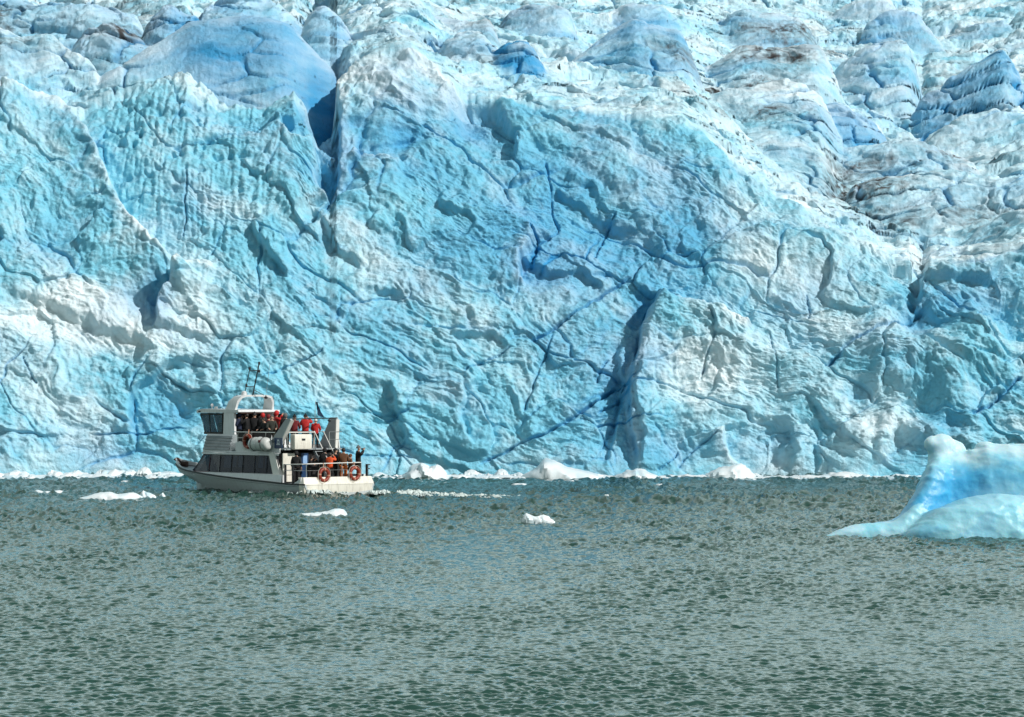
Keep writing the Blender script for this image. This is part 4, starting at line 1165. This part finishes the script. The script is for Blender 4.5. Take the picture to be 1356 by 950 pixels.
# the camera held by the photographer at the stern
yc = bpx(479.5, .72)
cam = empty('camera_body', bw(.72, yc, 2.40), toward(1, .3))
tag(cam, 'small black camera held up by the person at the far stern corner', 'camera')
b = MB(); b.box((0, 0, 0), (.14, .07, .10), bev=.012); b.build('case', M['blackmetal'], cam)
b = MB(); b.tube([(0, .03, 0), (0, .14, 0)], .038, 10); b.build('lens', M['blackmetal'], cam)
# ------------------------------------------------------------------ floating ice
def berg_material(name, body, deep, crust, sss=.5):
    m = bpy.data.materials.new(name); nt, N, L, P = nodes(m)
    tc = N.new('ShaderNodeTexCoord')
    nz = N.new('ShaderNodeTexNoise'); nz.inputs['Scale'].default_value = .75; nz.inputs['Detail'].default_value = 6; nz.inputs['Roughness'].default_value = .55
    L.new(tc.outputs['Object'], nz.inputs['Vector'])
    mr = N.new('ShaderNodeMapRange'); mr.inputs[1].default_value = .35; mr.inputs[2].default_value = .68; L.new(nz.outputs['Fac'], mr.inputs[0])
    def mix(f, a, b):
        x = N.new('ShaderNodeMix'); x.data_type = 'RGBA'; x.clamp_factor = True
        L.new(f, x.inputs[0])
        for s_, v in ((6, a), (7, b)):
            if isinstance(v, tuple): x.inputs[s_].default_value = (*v, 1)
            else: L.new(v, x.inputs[s_])
        return x.outputs[2]
    c = mix(mr.outputs[0], body, tuple(.6 * a + .4 * b for a, b in zip(body, crust)))
    a = N.new('ShaderNodeAttribute'); a.attribute_name = 'deep'; c = mix(a.outputs['Fac'], c, deep)
    a = N.new('ShaderNodeAttribute'); a.attribute_name = 'crust'; c = mix(a.outputs['Fac'], c, crust)
    L.new(c, P.inputs['Base Color'])
    P.inputs['Roughness'].default_value = .4; P.inputs['Specular IOR Level'].default_value = .35
    if sss:
        P.inputs['Subsurface Weight'].default_value = sss; P.inputs['Subsurface Radius'].default_value = (.25, .7, 1.0); P.inputs['Subsurface Scale'].default_value = .35
    n2 = N.new('ShaderNodeTexNoise'); n2.inputs['Scale'].default_value = 6; n2.inputs['Detail'].default_value = 7
    L.new(tc.outputs['Object'], n2.inputs['Vector'])
    b = N.new('ShaderNodeBump'); b.inputs['Strength'].default_value = .35; b.inputs['Distance'].default_value = .06
    L.new(n2.outputs['Fac'], b.inputs['Height']); L.new(b.outputs['Normal'], P.inputs['Normal'])
    return m


MB_ICE = berg_material('iceberg_ice', (.28, .66, .78), (.06, .41, .69), (.62, .80, .85))
MB_WHITE = berg_material('brash_ice', (.66, .80, .84), (.25, .55, .70), (.88, .90, .90), 0)


def sausage(xs, tops, yc, front, back, n=20, power=.8, depth=-.6):
    """Closed body along x: top heights, centre line, half depths in front and behind."""
    rings = []
    for x, t, y, f_, b_ in zip(xs, tops, yc, front, back):
        r = []
        for k in range(n):
            a = 2 * math.pi * k / n
            c, s_ = math.cos(a), math.sin(a)
            z = (t * max(0, s_) ** power) if s_ > 0 else depth * (-s_)
            yy = y + (-f_ if c > 0 else b_) * abs(c) ** .9
            r.append((x, yy, z))
        rings.append(r)
    return rings


def build_iceberg():
    Yb, Yf = 106.0, 103.9
    def wx(px, Y): return (px - 678) / F * Y
    def wz(py, Y): return CZ + (HOR - py) / F * Y
    V = MB()
    # the long tongue and the high body behind
    back = [(1084, 709), (1092, 703.5), (1110, 695), (1134, 690), (1152, 688), (1170, 686), (1184, 679), (1197, 665), (1209, 648), (1219, 630), (1228, 611), (1240, 600), (1256, 598), (1276, 599), (1292, 595), (1304, 585), (1316, 586), (1335, 586), (1352, 588), (1380, 584), (1415, 590), (1450, 620), (1490, 665), (1520, 700)]
    xs = [wx(p[0], Yb) for p in back]; tp = [max(.05, wz(p[1], Yb)) for p in back]
    N_ = len(xs)
    fr = list(np.interp(xs, [xs[0], wx(1190, Yb), wx(1230, Yb), wx(1290, Yb), wx(1360, Yb), xs[-1]], [.25, .8, 1.1, 1.5, 1.9, .6]))
    bk = list(np.interp(xs, [xs[0], wx(1190, Yb), wx(1230, Yb), wx(1290, Yb), xs[-1]], [.3, .9, 1.6, 2.2, .8]))
    yc = list(np.interp(xs, [xs[0], wx(1190, Yb), wx(1260, Yb), xs[-1]], [Yb - 1.9, Yb - 1.4, Yb + .3, Yb]))
    V.loft(sausage(xs, tp, yc, fr, bk, 24, .62), closed=True, cap=True)
    # the knob leaning out over the tongue, and lumps along the ridge
    def lump(px, py, r, Y, sc=(1, 1, 1)):
        V.ball((wx(px, Y), Y, wz(py, Y)), r / F * Y, sc, 0, 3)
    lump(1247, 591, 16.5, Yb + .2, (1.1, 1, 1)); lump(1242, 605, 16, Yb + .2); lump(1259, 597, 15, Yb + .3, (1.2, 1, 1)); lump(1234, 589, 11, Yb + .1, (1, 1, 1.15)); lump(1262, 606, 14, Yb + .2, (1.5, 1, 1)); lump(1246, 616, 20, Yb + .2)
    lump(1307, 598, 15, Yb + .3, (1.2, 1, 1)); lump(1340, 602, 17, Yb + .3, (1.6, 1, 1)); lump(1290, 607, 12, Yb); lump(1276, 611, 15, Yb + .6, (1.3, 1, 1))
    # the smooth lobe in front
    fl = [(1193, 709), (1197, 704), (1203, 698), (1212, 690), (1226, 681), (1242, 672), (1258, 664), (1276, 658), (1296, 654), (1318, 652), (1338, 653), (1358, 656), (1390, 664), (1425, 680), (1460, 702)]
    xs = [wx(p[0], Yf) for p in fl]; tp = [max(.05, wz(p[1], Yf)) for p in fl]
    k = np.linspace(0, 1, len(xs))
    fr = list(.3 + 1.1 * np.sin(np.pi * k) ** .6); bk = list(.3 + .55 * np.sin(np.pi * k) ** .6)
    V.loft(sausage(xs, tp, [Yf] * len(xs), fr, bk, 24, .75), closed=True, cap=True)
    me = bpy.data.meshes.new('iceberg'); me.from_pydata(V.v, [], V.f)
    bm = bmesh.new(); bm.from_mesh(me); bmesh.ops.triangulate(bm, faces=bm.faces); bmesh.ops.recalc_face_normals(bm, faces=bm.faces); bm.to_mesh(me); bm.free()
    o = bpy.data.objects.new('iceberg', me); COL.objects.link(o)
    r = o.modifiers.new('r', 'REMESH'); r.mode = 'VOXEL'; r.voxel_size = .055
    s_ = o.modifiers.new('s', 'SMOOTH'); s_.factor = .6; s_.iterations = 16
    dg = bpy.context.evaluated_depsgraph_get(); dg.update()
    m2 = bpy.data.meshes.new_from_object(o.evaluated_get(dg)); bpy.data.objects.remove(o); bpy.data.meshes.remove(me)
    n = len(m2.vertices); co = np.empty(n * 3, f32); no = np.empty(n * 3, f32)
    m2.vertices.foreach_get('co', co); m2.vertices.foreach_get('normal', no)
    co = co.reshape(-1, 3); no = no.reshape(-1, 3)
    a_, b_ = co[:, 0] + .37 * co[:, 1], co[:, 2] + .41 * co[:, 1]
    d = (ridged(a_ / 2.6, b_ / 1.5, 201, 3) - .8) * .055 + fbm(a_ / .55, b_ / .5, 202, 4) * .026 - (.25 - worley(a_ / .5, b_ / .42, 203)[0] ** 2) * .05
    co2 = co + no * d[:, None]
    m2.vertices.foreach_set('co', co2.reshape(-1)); m2.update()
    # a band of clear blue ice runs up through the berg; the crown and the lower tongue are crusted white
    PX_ = 678 + co[:, 0] / co[:, 1] * F; PY_ = HOR - (co[:, 2] - CZ) / co[:, 1] * F
    nn = fbm(a_ / 1.1, b_ / .8, 204, 4)
    band = np.abs((co[:, 0] - wx(1262, Yb)) * .55 - (co[:, 2] - 2.0) * .75 + nn * .25)
    deep = np.exp(-(band / .95) ** 2) * sstep(3.1, 2.1, co[:, 2] + nn * .3) * (co[:, 1] > 104.3)
    deep = np.maximum(deep, .55 * np.exp(-((co[:, 2] - 2.15 + nn * .3) / .35) ** 2) * (co[:, 0] > wx(1300, Yb)) * (co[:, 1] > 104.5))
    deep = np.maximum(deep, .28 * sstep(-.1, .5, nn) * (co[:, 1] < 104.6))
    crust = np.clip(.8 * sstep(2.6, 3.5, co[:, 2] + nn * .5) + .55 * sstep(wx(1215, Yb), wx(1150, Yb), co[:, 0]) * sstep(-.4, .3, nn) + .25 * sstep(.85, 1.25, co[:, 2] + .3 * nn) * (co[:, 1] < 104.5) * sstep(wx(1235, Yf), wx(1330, Yf), co[:, 0]), 0, 1)
    for nm, arr in (('deep', deep), ('crust', crust)):
        t = m2.attributes.new(nm, 'FLOAT', 'POINT'); t.data.foreach_set('value', arr.astype(f32))
    m2.materials.clear(); m2.shade_smooth(); m2.name = 'iceberg'
    o = link_mesh('iceberg', m2, MB_ICE)
    tag(o, 'large sculpted blue iceberg with a white knob and a low tongue, near the viewer', 'iceberg')
build_iceberg()


def ice_block(seed, w, d, h, prof, n=26, m=14, rough=.10):
    """A floating lump: footprint w by d, top following prof (x from -1 to 1, height 0-1), broken facets all over."""
    rg = np.random.default_rng(seed)
    u = np.linspace(-1, 1, n); px_, ph_ = zip(*prof)
    H = np.interp(u, px_, ph_)
    V = np.zeros((m * 2, n, 3), f32)
    ang = np.linspace(0, 2 * np.pi, m * 2, endpoint=False)
    half = np.clip(1 - np.abs(u) ** 3.0, .02, 1) ** .6
    for i, a in enumerate(ang):
        s_ = math.sin(a); c = math.cos(a)
        V[i, :, 0] = u * w / 2
        V[i, :, 1] = -c * d / 2 * half
        V[i, :, 2] = (h * H * max(0, s_) ** .7) if s_ >= 0 else .25 * h * s_ - .05
    x, y, z = V[..., 0] / h, V[..., 1] / h, V[..., 2] / h
    fx = facets(x * 1.3 + z * .7, y * 1.3 - z * .9, seed % 60, 1.2, .9, .2) + .5 * facets(x * 3 + z * 1.5, y * 3 - z * 2, seed % 60 + 3, 1, .8, .25) + .35 * fbm(x * 3 + z, y * 3 - z * 2, seed % 50, 3)
    ce = np.array([0, 0, .2 * h]); dirv = V - ce; dirv /= np.linalg.norm(dirv, axis=-1, keepdims=True) + 1e-6
    V += dirv * (fx * rough * h * 2.2)[..., None] * (np.abs(u) < .97)[None, :, None]
    me = bpy.data.meshes.new('ice')
    idx = np.arange(m * 2 * n).reshape(m * 2, n); nx = np.roll(idx, -1, 0)
    q = np.stack([idx[:, :-1], idx[:, 1:], nx[:, 1:], nx[:, :-1]], -1).reshape(-1, 4)
    me.from_pydata(V.reshape(-1, 3).tolist(), [], q.tolist() + [idx[:, 0].tolist(), idx[::-1, -1].tolist()])
    bm = bmesh.new(); bm.from_mesh(me); bmesh.ops.recalc_face_normals(bm, faces=bm.faces); bm.to_mesh(me); bm.free()
    cr = np.clip(.55 + .6 * fbm(x, y, seed % 40 + 2, 3), 0, 1); dp = np.clip(fbm(x * .7 + 5, z * .7, seed % 40 + 8, 3) - .1, 0, .6)
    set_attr(me, 'crust', cr); set_attr(me, 'deep', dp)
    me.shade_smooth(); me.set_sharp_from_angle(angle=rad(38))
    return me


def floe(name, label, cat, x0, x1, ybase, ytop, prof, seed, depth=None, group=None, lift=0., rough=.10):
    Y = CZ * F / (ybase - HOR)
    w = (x1 - x0) / F * Y; h = (ybase - ytop) / F * Y
    me = ice_block(seed, w, depth or min(max(w * .45, h * 1.6), 5), h, prof, rough=rough)
    o = link_mesh(name, me, MB_WHITE)
    o.location = ((((x0 + x1) / 2) - 678) / F * Y, Y, lift)
    tag(o, label, cat, group)
    return o


LOW = [(-1, .12), (-.7, .55), (-.3, .75), (.1, .6), (.5, .8), (.85, .55), (1, .1)]
floe('ice_floe', 'small flat white ice floe, farthest left of the floating pieces', 'ice floe', 44, 87, 653.5, 648.5, [(-1, .3), (-.75, 1), (-.4, .6), (.1, .55), (.6, .85), (.9, .6), (1, .2)], 301)
floe('ice_floe', 'long low white ice floe tapering to its left, beside the boat bow', 'ice floe', 97, 190, 662, 650.5, [(-1, .05), (-.6, .42), (-.3, .75), (0, .9), (.3, .65), (.7, .85), (1, .35)], 302)
floe('ice_lump', 'rounded white ice lump at the right end of the long low floe', 'ice lump', 186, 209, 661, 650, [(-1, .3), (-.6, 1), (-.1, .75), (.4, .5), (1, .15)], 303)
floe('ice_lump', 'tiny upright white ice lump just right of the long low floe', 'ice lump', 210, 219, 661, 652.5, [(-1, .3), (-.2, .8), (.4, 1), (1, .4)], 304)
floe('ice_floe', 'white ice floe with a taller right end, floating just nearer than the boat stern', 'ice floe', 391, 460, 684, 673.5, [(-1, .15), (-.7, .4), (-.2, .45), (.2, .65), (.55, 1), (.85, .9), (1, .3)], 305)
floe('ice_floe', 'white ice floe with a small peak at its left, alone on open water', 'ice floe', 691, 735, 692, 679, [(-1, .35), (-.75, 1), (-.45, .75), (-.1, .6), (.3, .75), (.7, .4), (1, .1)], 306)
for i, (x0, x1, yb, yt) in enumerate([(627, 640, 637.5, 635), (677, 698, 642, 639.5), (750, 761, 638, 635.6), (796, 803, 640, 638), (800, 806, 656, 654.5), (160, 175, 638, 636), (868, 878, 642, 640.4), (560, 572, 636.8, 634.8)]):
    floe('ice_chip', 'tiny white chip of ice adrift on the lake below the glacier front', 'ice chip', x0, x1, yb, yt, LOW, 320 + i, group='ice chips adrift near the glacier')

# rubble of fallen ice along the foot of the glacier
rg = np.random.default_rng(77)
floe('ice_block', 'big white wedge of fallen ice with one flat bluish side at the glacier foot', 'ice block', 690, 800, 633.5, 608, [(-1, .12), (-.62, .55), (-.42, 1), (-.2, .93), (.1, .6), (.5, .42), (1, .12)], 341, 4.5, rough=.05)
floe('ice_block', 'white pile of fallen ice at the glacier foot, just right of the boat stern', 'ice block', 532, 592, 634, 613.5, [(-1, .2), (-.6, .55), (-.15, 1), (.2, .7), (.5, .9), (.8, .5), (1, .2)], 342, 3.5)
floe('ice_block', 'rounded white fallen ice mound below the dark blue crevice', 'ice block', 812, 872, 634, 621, [(-1, .2), (-.4, .7), (0, 1), (.3, .9), (.7, .5), (1, .2)], 343, 3.5)
floe('ice_block', 'pale bluish fallen ice slab leaning on the glacier foot, right of the crevice', 'ice block', 935, 1000, 633.5, 616, [(-1, .3), (-.5, .75), (0, .9), (.4, 1), (.75, .6), (1, .2)], 344, 2.6)
spans = [(-20, 240, 17, 15, .7), (0, 250, 12, 9, 1.6), (0, 235, 14, 7, 3.0), (490, 690, 16, 11, .8), (600, 720, 8, 12, .6), (700, 1215, 34, 7.5, .8), (780, 1215, 16, 9, 1.6), (500, 700, 8, 7, 1.6), (30, 230, 8, 12, .4), (-10, 240, 30, 6, 2.3), (480, 1215, 60, 4.5, 2.2)]
k = 0
protos = [ice_block(360 + i, 1, .8, 1, [(-1, .2), (-.5 + .1 * (i % 3), .6 + .1 * (i % 4)), (0, .8 + .2 * (i % 2)), (.45, .95 - .12 * (i % 3)), (1, .2)], 18, 9, .12) for i in range(10)]
for (a, b_, n, hh, off) in spans:
    for i in range(n):
        xm = a + (b_ - a) * (i + .5 + rg.normal() * .28) / n
        w = (b_ - a) / n * (1.1 + rg.random() * .9); h = hh * .72 * (.55 + .75 * rg.random() ** 1.5)
        Y = 183.4 - off - rg.random() * .6 + 2.0 * math.exp(-off)
        o = bpy.data.objects.new('ice_chunk', protos[k % 10]); COL.objects.link(o)
        if not protos[k % 10].materials: protos[k % 10].materials.append(MB_WHITE)
        o.location = ((xm - 678) / F * Y, Y, -.03); o.scale = (w / F * Y * (1 if rg.random() > .5 else -1), 1.6 + rg.random() * 1.4, h / F * Y)
        tag(o, 'white chunk in the rubble of fallen ice along the glacier foot', 'ice chunk', 'ice rubble along the glacier foot')
        k += 1


# ------------------------------------------------------------------ foam
def build_foam():
    fm = simple('foam', (.60, .68, .65), .7, var=.25, scale=6, bump=.6)
    def strip(pts, name, label, dens, hgt, seed, nx=260, ny=34):
        """Churned foam along a path on the water: lumps of froth with open water showing between them."""
        P = np.array([p[:2] for p in pts], f32); W_ = np.array([p[2] for p in pts], f32)
        L_ = np.concatenate([[0], np.cumsum(np.linalg.norm(np.diff(P, axis=0), axis=1))]); s_ = np.linspace(0, L_[-1], nx)
        cx = np.interp(s_, L_, P[:, 0]); cy = np.interp(s_, L_, P[:, 1]); wd = np.interp(s_, L_, W_)
        tx = np.gradient(cx); ty = np.gradient(cy); nrm = np.stack([-ty, tx], -1); nrm /= np.linalg.norm(nrm, axis=1, keepdims=True)
        t_ = np.linspace(-1, 1, ny)
        X = cx[:, None] + nrm[:, 0:1] * wd[:, None] * t_[None]; Y = cy[:, None] + nrm[:, 1:2] * wd[:, None] * t_[None]
        X = X.astype(f32); Y = Y.astype(f32)
        nz = fbm(X / .8, Y / 1.6, seed, 6, .72)
        f0 = np.linspace(1, 0, nx)[:, None]
        mask = nz + dens * (.25 + .75 * f0) - .55 * np.abs(t_[None]) ** 2
        Z = .06 + hgt * (.3 + .7 * f0) * np.clip(mask + .25, 0, 1.2) * (1 + .5 * fbm(X / .3, Y / .3, seed + 4, 3))
        me = grid_mesh(name, np.stack([X, Y, Z], -1))
        bm = bmesh.new(); bm.from_mesh(me); bm.verts.ensure_lookup_table()
        mk = mask.reshape(-1)
        bmesh.ops.delete(bm, geom=[f for f in bm.faces if min(mk[v.index] for v in f.verts) < .12], context='FACES')
        bm.to_mesh(me); bm.free(); me.shade_smooth()
        o = link_mesh(name, me, fm)
        tag(o, label, 'foam', kind='stuff')
    def g(px, py, w): 
        Y = CZ * F / (py - HOR); return ((px - 678) / F * Y, Y, w)
    strip([g(486, 657.5, 1.0), g(520, 657.5, 1.9), g(570, 658.5, 2.1), g(620, 659.5, 1.9), g(690, 661, 1.2)], 'wake_foam', 'white churned wake foam trailing from the boat stern', .30, .20, 401, 520, 60)
    strip([g(655, 660.5, 1.0), g(720, 662, 1.2), g(800, 664.5, 1.0)], 'wake_foam', 'thin broken foam at the far end of the wake', -.02, .05, 405)
    a = [bw(x, beam(x) * .93 + .25, 0) for x in (0, 2, 4, 6, 8)]
    strip([(a[0].x, a[0].y, .5), (a[1].x, a[1].y, .42), (a[2].x, a[2].y, .35), (a[3].x, a[3].y, .25), (a[4].x, a[4].y, .2)], 'hull_foam', 'low foam washing along the port side of the hull', .3, .16, 409, 200, 14)
    a = [bw(-.35, y, 0) for y in (2.3, 0, -2.6)]
    strip([(p.x, p.y, .5) for p in a], 'stern_foam', 'foam boiling under the boat transom', .5, .22, 413, 100, 16)
build_foam()
# ------------------------------------------------------------------ daylight and camera
SUN_EL, SUN_AZ = 38.0, 124.0      # azimuth clockwise from the view direction (+Y): the sun stands to the right, a little behind the viewer
def lighting():
    w = bpy.data.worlds.new('World'); SC.world = w; w.use_nodes = True
    N = w.node_tree.nodes; L = w.node_tree.links
    bg = N['Background']; bg.inputs['Strength'].default_value = .10
    sk = N.new('ShaderNodeTexSky'); sk.sky_type = 'NISHITA'; sk.sun_disc = False
    sk.sun_elevation = rad(SUN_EL); sk.sun_rotation = rad(SUN_AZ)
    sk.air_density = 1.0; sk.dust_density = .6; sk.ozone_density = 1.0
    # unseen broken cloud, shaped bright low ahead, dimmer behind, to light the water's reflections
    tc = N.new('ShaderNodeTexCoord'); sep = N.new('ShaderNodeSeparateXYZ'); L.new(tc.outputs['Generated'], sep.inputs[0])
    zz = N.new('ShaderNodeMath'); zz.operation = 'MAXIMUM'; zz.inputs[1].default_value = .0; L.new(sep.outputs['Z'], zz.inputs[0])
    za = N.new('ShaderNodeMath'); za.operation = 'ADD'; za.inputs[1].default_value = .14; L.new(zz.outputs[0], za.inputs[0])
    dv = N.new('ShaderNodeVectorMath'); dv.operation = 'DIVIDE'; L.new(tc.outputs['Generated'], dv.inputs[0])
    cb = N.new('ShaderNodeCombineXYZ')
    for i in range(3): L.new(za.outputs[0], cb.inputs[i])
    L.new(cb.outputs[0], dv.inputs[1])
    nz = N.new('ShaderNodeTexNoise'); nz.inputs['Scale'].default_value = 1.5; nz.inputs['Detail'].default_value = 7; nz.inputs['Roughness'].default_value = .55
    L.new(dv.outputs[0], nz.inputs['Vector'])
    mr = N.new('ShaderNodeMapRange'); mr.inputs[1].default_value = .40; mr.inputs[2].default_value = .60; mr.inputs[3].default_value = .58; mr.inputs[4].default_value = .95; L.new(nz.outputs['Fac'], mr.inputs[0])
    el = N.new('ShaderNodeMapRange'); el.inputs[1].default_value = .1; el.inputs[2].default_value = .8; el.inputs[3].default_value = 3.9; el.inputs[4].default_value = .3; L.new(zz.outputs[0], el.inputs[0])
    cl = N.new('ShaderNodeVectorMath'); cl.operation = 'SCALE'; cl.inputs[0].default_value = (5.9, 7.3, 7.0); 
    dy = N.new('ShaderNodeMapRange'); dy.inputs[1].default_value = -.5; dy.inputs[2].default_value = .6; dy.inputs[3].default_value = .28; dy.inputs[4].default_value = 1.0; L.new(sep.outputs['Y'], dy.inputs[0])
    pr = N.new('ShaderNodeMath'); pr.operation = 'MULTIPLY'; L.new(el.outputs[0], pr.inputs[0]); L.new(dy.outputs[0], pr.inputs[1])
    L.new(pr.outputs[0], cl.inputs['Scale'])
    mx = N.new('ShaderNodeMix'); mx.data_type = 'RGBA'; L.new(cl.outputs[0], mx.inputs[7])
    L.new(mr.outputs[0], mx.inputs[0]); L.new(sk.outputs[0], mx.inputs[6])
    L.new(mx.outputs[2], bg.inputs['Color'])
    su = bpy.data.lights.new('sun', 'SUN'); su.energy = 4.8; su.angle = rad(.5); su.color = (1, .98, .95)
    so = bpy.data.objects.new('sun', su); COL.objects.link(so)
    d = Vector((math.sin(rad(SUN_AZ)) * math.cos(rad(SUN_EL)), math.cos(rad(SUN_AZ)) * math.cos(rad(SUN_EL)), math.sin(rad(SUN_EL))))
    so.rotation_euler = d.to_track_quat('Z', 'Y').to_euler()
    so.location = d * 120
    c = bpy.data.cameras.new('camera'); co = bpy.data.objects.new('camera', c); COL.objects.link(co)
    c.sensor_width = 36; c.sensor_fit = 'HORIZONTAL'; c.lens = 36 * F / 1356
    c.clip_start = .5; c.clip_end = 8000
    co.location = (0, 0, CZ)
    co.rotation_euler = (rad(90) + math.atan((HOR - 475) / F), 0, 0)
    SC.camera = co
    vs = SC.view_settings
    vs.view_transform = 'Standard'; vs.look = 'None'; vs.exposure = EXPO; vs.gamma = 1; vs.use_curve_mapping = False
    SC.cycles.max_bounces = 8; SC.cycles.diffuse_bounces = 4


EXPO = -0.3
lighting()
